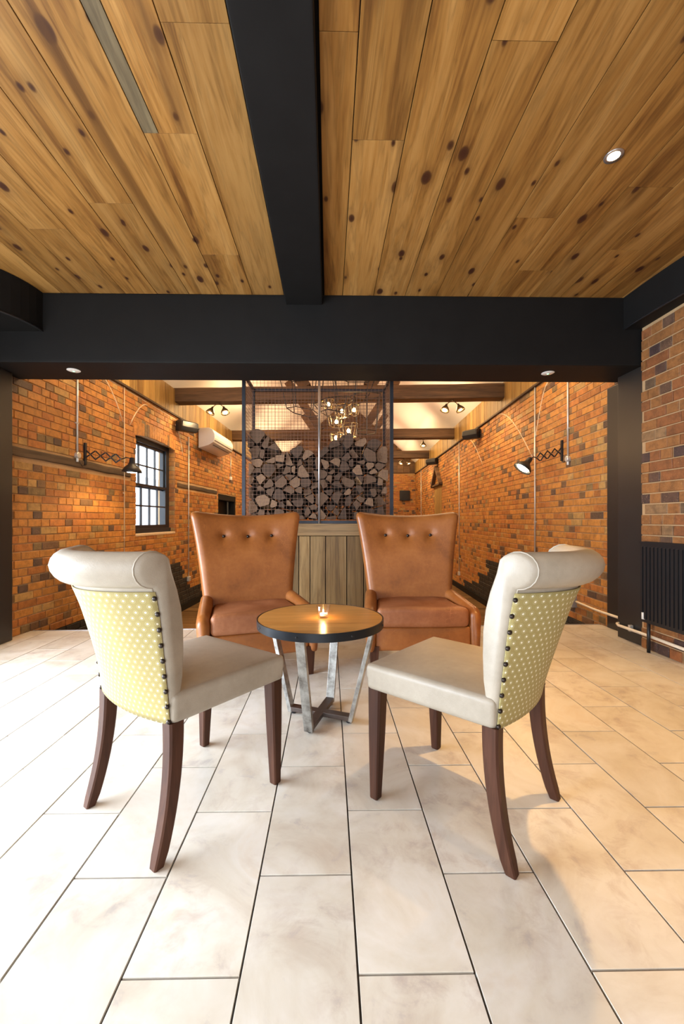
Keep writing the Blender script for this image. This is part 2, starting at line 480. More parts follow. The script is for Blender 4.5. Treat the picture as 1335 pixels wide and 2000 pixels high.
brickwall(wb,lambda b,z:Vector((b,13.2,z)),-PI/2,-2.94,2.87,-.6,3.05,[],lambda b,z:z<-.48,60,M2,13,(0,-1,0))
# gable boards above the brick of the end wall
for i in range(22):
    x=-2.8+i*.265; top=3.42+(2.93-abs(x+.036))*.93
    MB().box((x,13.17,(3.06+top)/2),(.129,.03+.004*(i%2),(top-3.06)/2)).build('gable_board',TIMB,wb)
# near right wall (painted-free brick beside the camera)
wn=wall_slab('wall_right_near',[((2.85,.45,1.52),(.15,3.04,1.52))],MORTAR,kind='structure',label='shaded purple-red brick wall beside the radiator at the right edge',cat='wall')
TINT[:]=[.62,.60,.85]  # purple-red brick tone, also darkened to paint in this wall's weaker light
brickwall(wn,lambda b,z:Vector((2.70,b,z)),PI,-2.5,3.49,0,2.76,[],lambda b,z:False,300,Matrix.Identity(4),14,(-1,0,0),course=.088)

for k in range(19):
    for (yy,rz,) in ((WB[1],-PI/2),):
        o=link('reveal_brick',brick_mesh('H'),None,wl,(AL-.058,yy-.004,WB[2]+.04+k*.079),(0,0,rz)); o.scale=(.5,1.0,1); o.color=(*brick_color('S',0,0),1)
# solid black paint of the stepped dado between the painted bricks
COLB=plain('satin_black_paint',(.019,.018,.018),.36,var=.2,scale=6,bump=.1)
for root,a,st_ in ((wl,AL,((-.49,2.2,-.05),(2.2,3.45,.28),(3.45,3.75,-.03),(3.75,4.4,-.2),(4.4,5.47,-.42),(6.95,13.18,-.42))),(wr,AR,((-.15,1.6,-.05),(1.6,4.05,.28),(4.05,4.6,-.03),(4.6,5.1,-.2),(5.1,5.7,-.35),(5.7,8.1,-.48),(9.2,13.18,-.48)))):
    mb=MB()
    for p,q_,z in st_:
        z=math.floor(z/.079+.5)*.079
        mb.box((a,(p+q_)/2,(z-.6)/2),(.0035,(q_-p)/2,(z+.6)/2))
    mb.build('painted_dado',BLACK,root)
# embedded timbers
for s0,s1,zc,h in ((-.49,1.64,1.75,.045),(3.22,5.38,1.735,.04)):
    me=rbox(.03,(s1-s0)/2,h,.012,24,lambda c:c+Vector((.006*noise.noise(c*9),0,.012*noise.noise(c*3+Vector((5,0,0))))))
    link('embedded_timber',me,TIMBD,wl,(AL-.012,(s0+s1)/2,zc))
# pale scars of removed plaster arches on the brickwork
def arc(root,a,pts,r=.011,name='mortar_scar'):
    MB().tube([(a,b,z) for b,z in pts],r,6).build(name,SCAR,root,smooth=True)
arc(wl,AL+.004,[(.75+.7*t,3.0-.05*t-.5*t**2.2) for t in [i/8 for i in range(9)]]);
arc(wl,AL+.004,[(1.62+.5*t,2.45+.42*math.sin(t*PI/2)) for t in [i/8 for i in range(9)]])
arc(wl,AL+.004,[(1.1+2.1*t,2.93-.03*t) for t in [i/8 for i in range(9)]],.008)
arc(wl,AL+.004,[(3.1+.35*t,2.8-.5*t**2) for t in [i/8 for i in range(9)]])
arc(wr,AR-.004,[(2.0+1.5*t,2.0+1.0*math.sin(t*PI/2)) for t in [i/10 for i in range(11)]])
arc(wr,AR-.004,[(1.55+.45*t,2.95-.95*t**1.6) for t in [i/8 for i in range(9)]])
arc(wr,AR-.004,[(4.3+1.2*t,2.2+.75*math.sin(t*PI/2)) for t in [i/10 for i in range(11)]])

# oak cladding boards above both brick walls, and the moulding below them
for root,a,nx,zb in ((wl,AL+.02,1,2.97),(wr,AR-.02,-1,3.03)):
    b=-.3
    random.seed(5+int(nx))
    while b<13.1:
        wd=random.choice([.15,.18,.2,.23]); 
        bb=min(b+wd,13.18)
        MB().box((a,(b+bb)/2,zb+.22),(.018+random.uniform(-.003,.003),(bb-b)/2-.003,.225)).build('cladding_board',OAKB,root,bevel=.002)
        b=bb
    MB().box((a+.006*nx,6.4,zb-.012),(.022,6.75,.014)).build('cladding_rail',TIMBD,root)
# skirting along the far room
for nm,a,s in (('baseboard_left',AL+.015,1),('baseboard_right',AR-.015,-1)):
    mb=MB(); 
    if s>0:
        mb.box((a,2.8,-.54),(.015,2.6,.06)); mb.box((a,10.1,-.54),(.015,3.08,.06))
    else: mb.box((a,6.65,-.54),(.015,6.5,.06))
    tag(mb.build(nm,BLACK,loc=(0,OY,0),rot=(0,0,-TH)),label='black skirting board at the foot of the %s brick wall'%('left' if s>0 else 'right'),cat='skirting',kind='structure')

# ------------------------------------------------------------------ far room ceiling, trusses, floor
mb=MB(); zc,zr=3.42,3.42+2.93*.93
c0=-.036
for sx in (-1,1):
    e=c0+sx*2.95
    mb.add([(e,-.6,zc),(e,13.2,zc),(c0,13.2,zr),(c0,-.6,zr),(e,-.6,zc+.08),(e,13.2,zc+.08),(c0,13.2,zr+.08),(c0,-.6,zr+.08)],
           [(0,1,2,3),(7,6,5,4),(0,4,5,1),(1,5,6,2),(2,6,7,3),(3,7,4,0)])
mb.add([(c0-2.95,-.6,zc),(c0+2.95,-.6,zc),(c0,-.6,zr)],[(0,1,2)])
tag(mb.build('ceiling_sloped',PLASTER,loc=(0,OY,0),rot=(0,0,-TH)),label='white plastered ceiling sloping up over the far room',cat='ceiling',kind='structure')
TL=['nearest of the old timber roof trusses, with twin spotlights under it','second old timber roof truss, behind the nearest one','third old timber roof truss, farthest from the tiled floor']
beam_me=None
for i,b in enumerate((3.16,6.6,10.0)):
    t=empty('roof_truss',R2(c0,b,3.19),-TH,label=TL[i],cat='beam',group='timber roof trusses')
    L=2.9
    def df(c): return c+Vector((0,.012*noise.noise(c*1.7),.014*noise.noise(Vector((c.x*1.3,i*5,3)))))
    link('tie_beam',rbox(L,.12,.125,.015,28,df),TIMB,t,(0,0,.125))
    for s in (-1,1):
        mb=MB(); mb.bar((s*.55,0,.25),(s*1.42,0,1.52),.2,.16,(0,1,0)); o=mb.build('strut',TIMB,t)
fl2=empty('floor_lower',(0,OY,0),-TH,label='dark boarded floor of the lower far room',cat='floor',kind='structure')
MB().box((c0,6.55,-.66),(3.0,6.75,.04)).build('subfloor',GROUT,fl2)
fb=MB().box((0,0,0),(2.93,.066,.012)).me('floor_board'); fb.materials.append(FLOORW)
for k in range(97):
    o=link('floor_board',fb,None,fl2,(c0,.42+k*.136,-.612+.0006*(k%3)))
# ------------------------------------------------------------------ near room tiled floor
def yedge(x): return 4.18+.027*x
fl=empty('floor',(0,0,0),label='cream travertine tile floor laid in a half bond',cat='floor',kind='structure')
mb=MB(); P=[(-3.05,-2.6),(2.86,-2.6),(2.86,yedge(2.86)),(-3.05,yedge(-3.05))]
mb.loft([[Vector((x,y,z)) for x,y in P] for z in (-.08,-.009)]); mb.build('grout_bed',GROUT,fl)
mb=MB(); P=[(-2.93,4.09),(2.9,4.25),(2.9,4.29),(-2.93,4.13)]
mb.loft([[Vector((x,y,z)) for x,y in P] for z in (-.65,-.07)]); mb.build('step_riser',BLACK,fl)
TW,TLn,G=.2845,.56,.0028
cand=[]
for n in range(-11,10):
    x0=.0705+n*TW; off=.99 if n%2==0 else 1.27
    for k in range(-7,7):
        y0=off+k*TLn
        X0,X1,Y0,Y1=max(x0,-3.04),min(x0+TW,2.86),max(y0,-2.55),y0+TLn
        ye0,ye1=min(Y1,yedge(X0)),min(Y1,yedge(X1))
        if X1-X0<.03 or ye0-Y0<.02: continue
        pr=[cam_project((x,y,0)) for x in (X0,X1) for y in (max(Y0,.4),max(.41,ye0))]
        vis=Y1>.85 and any(p and -250<p[0]<1585 for p in pr)
        cand.append((vis,X0,X1,Y0,ye0,ye1))
mbs=MB(); cache={}
for vis,X0,X1,Y0,ya,yb in cand:
    cx,cy=(X0+X1)/2,Y0
    dz=random.uniform(-.0006,.0006)
    vs=lambda ox,oy:[Vector((X0+G-ox,Y0+G-oy,-.008)),Vector((X1-G-ox,Y0+G-oy,-.008)),Vector((X1-G-ox,yb-G-oy,-.008)),Vector((X0+G-ox,ya-G-oy,-.008))]
    def rings(ox,oy):
        a=vs(ox,oy); c=sum(a,Vector())/4
        return [a,[p+Vector((0,0,.0075+dz)) for p in a],[p+(c-p).normalized()*.0010+Vector((0,0,.0080+dz)) for p in a]]
    if vis:
        m=MB().loft(rings(cx,cy)); m.build('tile',TILE,fl,loc=(cx,cy,-.001))
    else: mbs.loft(rings(0,0))
if mbs.v: tag(mbs.build('tiles_out_of_view',TILE,fl),kind='stuff')
mb=MB(); mb.bar((-2.93,yedge(-2.93)+.004,-.004),(2.84,yedge(2.84)+.004,-.004),.012,.016); 
tag(mb.build('trim_1',SILVER),label='thin metal edging strip where the tiles end',cat='trim',kind='structure')

# ------------------------------------------------------------------ near room ceiling, beams, columns, other walls
cl=empty('ceiling',(0,0,3.03),label='knotty pine boarded ceiling of the near room',cat='ceiling',kind='structure')
MB().box((-.1,.5,.03+.02),(3.1,3.1,.02)).build('ceiling_backing',BLACK,cl)
spec={}   # column index -> end joint distances
def plank(x0,x1,y0,y1,mat=PINE):
    o=MB().box((0,0,0),((x1-x0)/2-.0022,(y1-y0)/2-.001,.012)).build('ceiling_plank',mat,cl,bevel=.0012,loc=((x0+x1)/2,(y0+y1)/2,.012+random.uniform(-.0008,.0008)))
    return o
random.seed(21)
cols=[(-.385-.0,-.655,[1.6]),(-.655,-.925,[.75,2.06,3.0]),(-.925,-1.195,[-.2]),(-1.195,-1.465,[.6,2.52]),(-1.465,-1.735,[1.1]),(-1.735,-2.005,[1.7,2.75]),(-2.005,-2.275,[.9]),(-2.275,-2.545,[2.3]),(-2.545,-2.815,[1.5,3.1]),(-2.815,-3.05,[2.0]),
      (-.04,.118,[1.62]),(.118,.385,[-.5,2.08]),(.385,.655,[.3]),(.655,.925,[1.64]),(.925,1.195,[.2]),(1.195,1.465,[2.60]),(1.465,1.735,[1.2,3.15]),(1.735,2.005,[2.35]),(2.005,2.275,[.9,2.9]),(2.275,2.545,[1.9]),(2.545,2.75,[1.4,2.6])]
for a,b,js in cols:
    x0,x1=min(a,b),max(a,b); ys=[-2.5]+js+[3.56]
    for y0,y1 in zip(ys[:-1],ys[1:]):
        if abs(x0+.925)<.01 and abs(y1-2.06)<.01:
            plank(x0,x0+.075,y0,y1,PINEG); plank(x0+.075,x1,y0,y1)
        else: plank(x0,x1,y0,y1)
# black beams
def tb(name,me,label):
    return tag(link(name,me,BLACK),label,'beam',kind='structure')
me=rbox(3.2,.22,.295,.006,20,lambda c:c+Vector((0,.002*noise.noise(c*2),0)))
o=tb('trim_2',me,'deep black painted crossbeam spanning the opening'); o.location=(-.1,3.74,2.735)
me=rbox(.157,3.0,.045,.008,24,lambda c:c+Vector((.003*noise.noise(Vector((0,c.y*1.5,3))),0,.003*noise.noise(Vector((c.x*8,c.y*3,0))))))
o=tb('trim_3',me,'black painted ceiling beam running towards the crossbeam'); o.location=(-.2115,.535,2.99)
# columns
o=tag(MB().box((2.97,3.665,1.22),(.25,.155,1.22)).box((2.995,3.985,1.22),(.15,.165,1.22)).build('trim_4',COLB,bevel=.006),'black painted steel column at the right end of the crossbeam','column',kind='structure')
o=tag(MB().box((-3.183,3.648,1.22),(.30,.137,1.22)).build('trim_5',COLB,bevel=.012),'black painted column at the left end of the crossbeam','column',kind='structure')
# rounded black bulkheads in the ceiling corners
def bulk(name,pts,z0,label,corner):
    mb=MB(); ring=[Vector((x,y,0)) for x,y in pts]
    mb.loft([[p+Vector((0,0,z0)) for p in ring],[p+Vector((0,0,3.028)) for p in ring]])
    o=mb.build(name,BLACK); tag(o,label,'bulkhead',kind='structure')
    lip=[p+(p-Vector((corner[0],corner[1],0))).normalized()*.012 for p in ring[:-1]]
    m=MB().tube([Vector((p.x,p.y,z0+.004)) for p in ring[:-1]],.008,6); m.build('rolled_lip',BLACKM,o,smooth=True)
n=14
bulk('trim_6',[(-3.05+.62*math.cos(t),3.52-.62*math.sin(t)) for t in [PI/2*i/n for i in range(n+1)]]+[(-3.05,3.52)],2.70,'black rounded bulkhead in the left ceiling corner',(-3.05,3.52))
bulk('trim_7',[(2.56+.14*(1-math.cos(t)),3.52-.9*math.sin(t)) for t in [PI/2*i/n for i in range(n+1)]]+[(2.70,3.52)],2.75,'black rounded bulkhead in the right ceiling corner',(2.70,3.52))
# plain walls that close the near room (out of frame): left wall with a glazed opening, wall behind the camera
WALLP=plain('painted_wall',(.62,.58,.52),.8)
wll=wall_slab('wall_left_near',[((-3.15,-1.5,1.52),(.1,1.1,1.52)),((-3.15,3.2,1.52),(.1,.40,1.52)),((-3.15,1.2,2.78),(.1,1.6,.27))],WALLP,kind='structure',label='wall with the glazed opening left of the camera',cat='wall')
wfr=wall_slab('wall_front',[((-2.9,-2.6,1.52),(.15,.1,1.52)),((1.9,-2.6,1.52),(1.0,.1,1.52)),((-.9,-2.6,2.78),(1.9,.1,.27))],WALLP,kind='structure',label='shopfront wall behind the camera',cat='wall')

# ------------------------------------------------------------------ sash window in the left brick wall
GLASS=NT('window_glass',.02); GLASS.b.inputs['Transmission Weight'].default_value=1; GLASS.b.inputs['IOR'].default_value=1.02; GLASS.base((.97,.99,1)); GLASS=GLASS.m
WINF=plain('window_black_paint',(.016,.020,.028),.3)
wn1=empty('window_1',R2(AL,0,0),-TH,label='black framed sash window with small panes in the left brick wall',cat='window',kind='structure')
b0,b1,z0,z1=WB
mb=MB()
for c,h in (((-.16,b0+.03,(z0+z1)/2),(.06,.03,(z1-z0)/2)),((-.16,b1-.06,(z0+z1)/2),(.06,.06,(z1-z0)/2)),((-.16,(b0+b1)/2,z1-.04),(.06,(b1-b0)/2-.001,.04)),((-.15,(b0+b1)/2,z0+.045),(.08,(b1-b0)/2-.001,.045))): mb.box(c,h)
mb.build('window_frame',WINF,wn1,bevel=.004)
def sash(x,za,zb,cols,name):
    rt=MB()
    y0,y1=b0+.06,b1-.12
    sl=.045
    rt.box((x,y0+sl/2,(za+zb)/2),(.02,sl/2,(zb-za)/2)).box((x,y1-sl/2,(za+zb)/2),(.02,sl/2,(zb-za)/2))
    rt.box((x,(y0+y1)/2,za+.03),(.02,(y1-y0)/2,.03)).box((x,(y0+y1)/2,zb-.02),(.02,(y1-y0)/2,.02))
    fr=rt.build(name,WINF,wn1)
    iy0,iy1,iz0,iz1=y0+sl,y1-sl,za+.06,zb-.04
    for k in range(1,cols): 
        y=iy0+(iy1-iy0)*k/cols; MB().box((x,y,(iz0+iz1)/2),(.014,.011,(iz1-iz0)/2)).build('glazing_bar',WINF,fr)
    MB().box((x,(iy0+iy1)/2,(iz0+iz1)/2),(.013,(iy1-iy0)/2,.011)).build('glazing_bar',WINF,fr)
    for k in range(cols):
        for r in range(2):
            ya=iy0+(iy1-iy0)*k/cols; yb=iy0+(iy1-iy0)*(k+1)/cols; zA=iz0+(iz1-iz0)*r/2; zB=iz0+(iz1-iz0)*(r+1)/2
            MB().box((x-.004,(ya+yb)/2,(zA+zB)/2),(.0015,(yb-ya)/2-.001,(zB-zA)/2-.001)).build('pane',GLASS,fr)
sash(-.155,1.60,2.30,4,'upper_sash'); sash(-.115,.955,1.66,4,'lower_sash')
link('stone_sill',rbox(.07,.66,.02,.008,6),SCAR,wn1,(-.055,(b0+b1)/2,z0+.0))
# rendered lintel course above the opening: bricks on end
for k in range(18):
    y=b0-.02+k*.0775; zz=z1+.105-((k-8.5)/8.5)**2*.05
    o=link('lintel_brick',brick_mesh('S'),None,wl,(AL+.002,y,zz),(PI/2,0,0)); o.scale=(1,.85,1); o.color=(*brick_color('S',0,0),1)
# pale building wall outside the window
tag(MB().box((0,0,0),(.1,3.2,2.2)).build('neighbour_wall',plain('pale_blue_render',(.48,.54,.62),.8),loc=R2(-6.2,6.6,.2),rot=(0,0,-TH)),'pale blue rendered wall seen through the sash window','wall')
# doorway in the left wall
d1=empty('door_1',R2(AL,0,0),-TH,label='black doorway low in the left brick wall behind the tan armchair',cat='door',kind='structure')
db0,db1,dz0,dz1=DB
MB().box((-.25,(db0+db1)/2,(dz0+dz1)/2),(.02,.72,1.14)).build('door_leaf',plain('door_black',(.008,.008,.009),.5),d1)
MB().box((-.09,db1-.05,(dz0+dz1)/2),(.08,.05,1.15)).box((-.09,db0+.05,(dz0+dz1)/2),(.08,.05,1.15)).box((-.09,(db0+db1)/2,dz1-.07),(.085,.73,.07)).build('door_frame',BLACK,d1,bevel=.004)
# pointed oak panel on the right wall
d2=empty('door_2',R2(AR,0,0),-TH,label='tall oak door with a pointed timber head in the right brick wall',cat='door',kind='structure')
for k in range(6):
    y=8.1+.18*k
    MB().box((.02,y+.09,.78),(.03,.088,1.37)).build('door_board',OAKB,d2)
mb=MB(); mb.bar((-.06,8.02,2.15),(-.06,8.68,2.72),.09,.1,(1,0,0)); mb.bar((-.06,9.32,2.15),(-.06,8.66,2.72),.09,.1,(1,0,0)); mb.bar((-.05,8.0,2.17),(-.05,9.34,2.17),.05,.06,(1,0,0))
mb.build('pointed_head',TIMB,d2)

# ------------------------------------------------------------------ log store: boarded base, steel cage, logs
SX0,SX1,SY=-.889,.663,4.2
st=empty('log_store',((SX0+SX1)/2,SY,0),label='boarded timber counter base with a steel mesh log cage on top',cat='log store')
cxs=(SX0+SX1)/2
def L(x,y,z): return Vector((x-cxs,y-SY,z))
edges=[SX0+.01,-.75,-.60,-.46,-.309,-.194,-.034,.184,.358,.52,SX1-.01]
for a,b in zip(edges[:-1],edges[1:]):
    MB().box(L((a+b)/2,SY+.035,.165),((b-a)/2-.004,.013,.765)).build('plank',OAKS,st,bevel=.002)
MB().box(L(cxs,SY+.36,.2),(.755,.29,.79)).build('base_core',BLACK,st)
MB().box(L(cxs,SY+.02,.998),(.79,.03,.062)).build('top_rail',OAKR,st,bevel=.003)
MB().box(L(cxs,SY+.37,1.02),(.79,.32,.03)).build('counter_slab',OAKR,st)
y0,y1=SY+.02,SY+.56
mb=MB()
ZT=2.62
for x in (SX0+.017,SX1-.017):
    for y in (y0,y1): mb.box(L(x,y,(1.06+ZT)/2),(.017,.017,(ZT-1.06)/2))
for z in (1.075,ZT-.02):
    for y in (y0,y1): mb.box(L(cxs,y,z),((SX1-SX0)/2-.034,.015,.015))
    for x in (SX0+.017,SX1-.017): mb.box(L(x,(y0+y1)/2,z),(.015,(y1-y0)/2-.017,.015))
mb.build('steel_frame',STEELD,st)
MB().tube([L(-.099,y0-.022,1.062),L(-.099,y0-.022,ZT)],.0125,14).build('centre_post',SILVER,st,smooth=True)
def grid(p,u,v,U,V,sp=.0375,r=.0013,name='wire_mesh'):
    mb=MB(); p=Vector(p);u=Vector(u);v=Vector(v)
    n=int(U/sp)
    for i in range(n+1):
        a=p+u*(U*i/n); mb.bar(a,a+v*V,2*r,2*r,(u+v).cross(v)if False else u.cross(v))
    m=int(V/sp)
    for j in range(m+1):
        a=p+v*(V*j/m)+u.cross(v)*r*1.5; mb.bar(a,a+u*U,2*r,2*r,u.cross(v))
    o=mb.build(name,COPPER,st); tag(o,kind='stuff')
grid(L(SX0+.035,y0,1.09),(1,0,0),(0,0,1),SX1-SX0-.07,ZT-1.13)
grid(L(SX0+.035,y1,1.09),(1,0,0),(0,0,1),SX1-SX0-.07,ZT-1.13)
grid(L(SX0+.017,y0+.02,1.09),(0,1,0),(0,0,1),y1-y0-.04,ZT-1.13)
grid(L(SX1-.017,y0+.02,1.09),(0,1,0),(0,0,1),y1-y0-.04,ZT-1.13)
# logs: cells of an irregular packing, each one its own split log
def logmat():
    t=NT('log_end_grain',.8); oi=t.n('ObjectInfo'); v=t.coord('Object')
    d=t.vm('LENGTH',t.vm('MULTIPLY',v,(1,0,1))); n=t.noise(v,9,3)
    ring=t.math('FRACT',t.math('MULTIPLY',t.math('ADD',d,t.math('MULTIPLY',n,.06)),55))
    c=oi.outputs['Color']
    c=t.mix(.5,c,t.ramp(ring,[(0,.7),(.5,1),(1,.8)]),'MULTIPLY')
    c=t.mix(t.ramp(t.noise(v,60,3),[(.5,0),(.75,.5)]),c,(.07,.045,.03))
    t.base(c); t.bump(t.noise(v,70,3),.4,.004); return t.m
LOGE=logmat(); BARK=plain('log_bark',(.035,.022,.015),.9,var=.5,scale=40,bump=.6)
BARKL=plain('log_split_side',(.38,.21,.09),.8,var=.3,scale=20,bump=.4)
rl=random.Random(31)
pts=[]
nx,nz=15,10
def top(x): 
    t=(x-SX0)/(SX1-SX0)
    return 1.80+.10*math.sin(t*9+1)+.07*math.sin(t*21)+(.04 if t<.55 else .06)
x0l,x1l,z0l=SX0+.045,SX1-.045,1.10
tries=0
while tries<9000:
    tries+=1
    x=rl.uniform(x0l+.02,x1l-.02); z=rl.uniform(z0l+.02,2.05)
    rr=rl.choice([.045,.055,.066,.078,.092]) if tries<5000 else .045
    if z>top(x)-.03: continue
    if all((x-a)**2+(z-b)**2>(rr+c)**2*.60 for a,b,c in pts): pts.append((x,z,rr))
def clip(poly,n,d):
    out=[]
    for i in range(len(poly)):
        a,b=poly[i],poly[(i+1)%len(poly)]; da=a[0]*n[0]+a[1]*n[1]-d; dbb=b[0]*n[0]+b[1]*n[1]-d
        if da<=0: out.append(a)
        if (da<0)!=(dbb<0):
            t=da/(da-dbb); out.append((a[0]+(b[0]-a[0])*t,a[1]+(b[1]-a[1])*t))
    return out
print('LOGS',len(pts))
for i,(x,z,r) in enumerate(pts):
    poly=[(x+.105*math.cos(2*PI*k/18),z+.105*math.sin(2*PI*k/18)) for k in range(18)]
    poly=[(min(max(p[0],x0l),x1l),max(p[1],z0l)) for p in poly]
    for j,(a,b,c) in enumerate(pts):
        if j==i: continue
        dx,dz=a-x,b-z; D=math.hypot(dx,dz)
        if D>.3: continue
        nn=(dx/D,dz/D); m=(x*nn[0]+z*nn[1])+D*r/(r+c)-.003
        poly=clip(poly,nn,m)
        if len(poly)<3: break
    if len(poly)<3: continue
    cx=sum(p[0] for p in poly)/len(poly); cz=sum(p[1] for p in poly)/len(poly)
    # resample and round the corners of the outline
    per=[0]
    for k in range(len(poly)): per.append(per[-1]+math.dist(poly[k],poly[(k+1)%len(poly)]))
    N=26; rs=[]
    for k in range(N):
        s=per[-1]*k/N
        for q in range(len(poly)):
            if per[q]<=s<=per[q+1]+1e-9:
                t=(s-per[q])/max(1e-9,per[q+1]-per[q]); A,B=poly[q],poly[(q+1)%len(poly)]
                rs.append((A[0]+(B[0]-A[0])*t,A[1]+(B[1]-A[1])*t)); break
    rs=[((rs[k-1][0]+6*rs[k][0]+rs[(k+1)%len(rs)][0])/8,(rs[k-1][1]+6*rs[k][1]+rs[(k+1)%len(rs)][1])/8) for k in range(len(rs))]
    sh=rl.uniform(.86,.97); cut=rl.random()
    flat=rl.random()
    fy=SY+.055+rl.uniform(0,.075)
    ring=[((p[0]-cx)*sh,(p[1]-cz)*sh) for p in rs]; full=[((p[0]-cx)*.995,(p[1]-cz)*.995) for p in rs]
    if cut<.70:       # split face: one side of the log is cut flat
        an=rl.uniform(0,2*PI); nx_,nz_=math.cos(an),math.sin(an); lim=r*rl.uniform(.0,.45)
        ring=[(a-max(0,(a*nx_+b*nz_)-lim)*nx_,b-max(0,(a*nx_+b*nz_)-lim)*nz_) for a,b in ring]
    R=[[Vector((a*.97,0,b*.97)) for a,b in ring],[Vector((a,.006,b)) for a,b in ring],[Vector((a,.10,b)) for a,b in ring],[Vector((a,.17,b)) for a,b in full],[Vector((a,.40,b)) for a,b in full]]
    mb=MB().loft(R); me=mb.me('split_log')
    me.materials.append(BARK if flat<.85 else BARKL); me.materials.append(LOGE)
    for f in me.polygons:
        if abs(f.normal.y)>.6: f.material_index=1
    o=link('split_log',me,None,None,(cx,fy,cz))
    tone=rl.random(); pale=tone>.72; kk=rl.uniform(.85,1.1)
    o.color=tuple(q*kk for q in ((.27,.155,.085) if pale else ((.145,.080,.043) if tone>.3 else (.085,.047,.027))))+(1,)
    big=per[-1]>.44; word=('pale' if pale else ('mid-brown' if tone>.3 else 'dark'))+(' broad' if big else ' small')+(' flat-cut' if cut<.70 else '')
    bay='left' if cx<-.099 else 'right'
    lev='low' if z<1.34 else ('halfway up' if z<1.6 else 'near the top')
    nearp='by the outer post' if (cx<SX0+.25 or cx>SX1-.25) else ('by the middle post' if abs(cx+.099)<.2 else 'mid-bay')
    tag(o,'%s split log %s in the %s bay, %s'%(word,lev,bay,nearp),'log','split logs %s in the %s bay'%(lev,bay))

# ------------------------------------------------------------------ dining chairs
def back_profile():
    # closed outline (y,z) at the side edge: front face up, roll over, rear face down
    p=[(-.150,.500),(-.147,.60),(-.147,.70),(-.151,.79),(-.165,.87),(-.182,.93)]
    cy,cz,r=-.236,.948,.057
    for k in range(13):
        t=math.radians(155-k*20.5); p.append((cy+r*1.0*-math.cos(t)*-1 if False else cy+r*math.cos(PI-math.radians(205)+0) if False else cy-r*math.cos(math.radians(180-155+k*20.5))*-1, cz+r*math.sin(math.radians(25+k*20.5))))
    return p
def make_chair(name):
    root=empty(name)
    HW=lambda z:(.248+.022*max(0,(z-.5)/.5))*.972
    # ---- back body, lofted across the width
    prof=[(-.168,.505),(-.155,.58),(-.149,.66),(-.147,.74),(-.152,.81),(-.164,.87),(-.182,.93)]
    cy,cz,r=-.238,.944,.058
    for k in range(1,14):
        t=math.radians(160-k*20); prof.append((cy-r*math.cos(t)*-1,cz+r*math.sin(t)))
    # angles run 140,120,...,-100: front-top over the rear and under
    prof=[(y,z) for y,z in prof]
    # mirror so that the roll leans to the rear (-y)
    fixed=[]
    for i,(y,z) in enumerate(prof):
        if i<7: fixed.append((y,z))
    for k in range(0,13):
        t=math.radians(35+k*19.5)       # from the front top, over, to underneath
        fixed.append((cy+r*math.cos(t),cz+r*math.sin(t)))
    fixed+= [(-.236,.868),(-.226,.80),(-.220,.72),(-.213,.62),(-.207,.52),(-.204,.436),(-.168,.436)]
    prof=[(y-.017-(z-.62)*.055,z) for y,z in fixed]; cy=cy-.017-(cz-.62)*.055
    def sag(z): return .035+.10*max(0,min(1,(z-.43)/.52))
    rings=[]
    S=[-1,-.985,-.95]+[-.9+.1*i for i in range(19)]+[.95,.985,1]
    cyc=sum(p[0] for p in prof)/len(prof)
    for s in S:
        ring=[]
        inset={-1:.010,1:.010,-.985:.003,.985:.003}.get(s,0)
        for i,(y,z) in enumerate(prof):
            hw=HW(z)
            rear=y<-.2-.017-(z-.62)*.055
            bulge=sag(z)*(1-s*s)
            if not rear: bulge*=.85
            yy,zz=y,z
            if inset:
                # pull towards the section's spine for a soft edge
                sy=(-.205-(z-.62)*.055 if z<.88 else cy); sz=z if z<.88 else cz
                d=Vector((sy-yy,sz-zz)); 
                if d.length>0: d=d.normalized()*inset; yy+=d.x; zz+=d.y
            ring.append(Vector((s*hw,yy-bulge,zz)))
        rings.append(ring)
    MB().loft(rings).build('backrest',TAUPE,root,sharp=50)
    for ri in (2,-3):
        cc=Vector((0,cy-.02,cz))
        MB().tube([p+Vector((0,0,0)) for p in rings[ri][4:21]],.0028,6).build('piping',TAUPE,root,smooth=True)
    # ---- patterned fabric panel on the rear
    zs=[.432+.4425*i/20 for i in range(21)]
    def yrear(z):
        K=[(.43,-.207),(.52,-.2105),(.62,-.2165),(.72,-.2235),(.80,-.2295),(.868,-.2395),(.90,-.246)]
        for (a,b),(c,d) in zip(K[:-1],K[1:]):
            if z<=c: return b+(d-b)*(z-a)/(c-a)-.017-(z-.62)*.055
        return K[-1][1]-.03
    vs=[];fs=[];uvs=[]
    ns=28
    for j,z in enumerate(zs):
        for i in range(ns+1):
            s=-1+2*i/ns; s2=s*.985
            zz=z-(.0 if j>3 else .030*(1-j/4.0)*(1-abs(s)**2.5)*-.0)
            # bottom edge rises a little towards the middle of the seat rail
            vs.append((s2*HW(z),yrear(z)-sag(z)*(1-s2*s2)-.0015,zz)); uvs.append((s*.27,z))
    for j in range(len(zs)-1):
        for i in range(ns):
            a=j*(ns+1)+i; fs.append((a,a+ns+1,a+ns+2,a+1))
    me=mesh('fabric_panel',vs,fs,True); ul=me.uv_layers.new(name='UVMap')
    for lp in me.loops: ul.data[lp.index].uv=uvs[lp.vertex_index]
    o=link('fabric_panel',me,FABRIC,root); tag(o,label='pale green fabric with white dots')
    md=o.modifiers.new('thick','SOLIDIFY'); md.thickness=.003; md.offset=0
    # ---- studs down both edges
    sm=MB().lathe([(.0001,.0070),(.0045,.0062),(.0078,.003),(.0088,-.001),(.0001,-.001)],12).me('stud',True); sm.materials.append(BUTTON)
    for s in (-1,1):
        for k in range(9):
            z=.442+k*.0515
            s2=s*.972; y=yrear(z)-sag(z)*(1-s2*s2)-.003
            link('stud',sm,None,root,(s2*HW(z),y,z),(PI/2,0,.45*s))
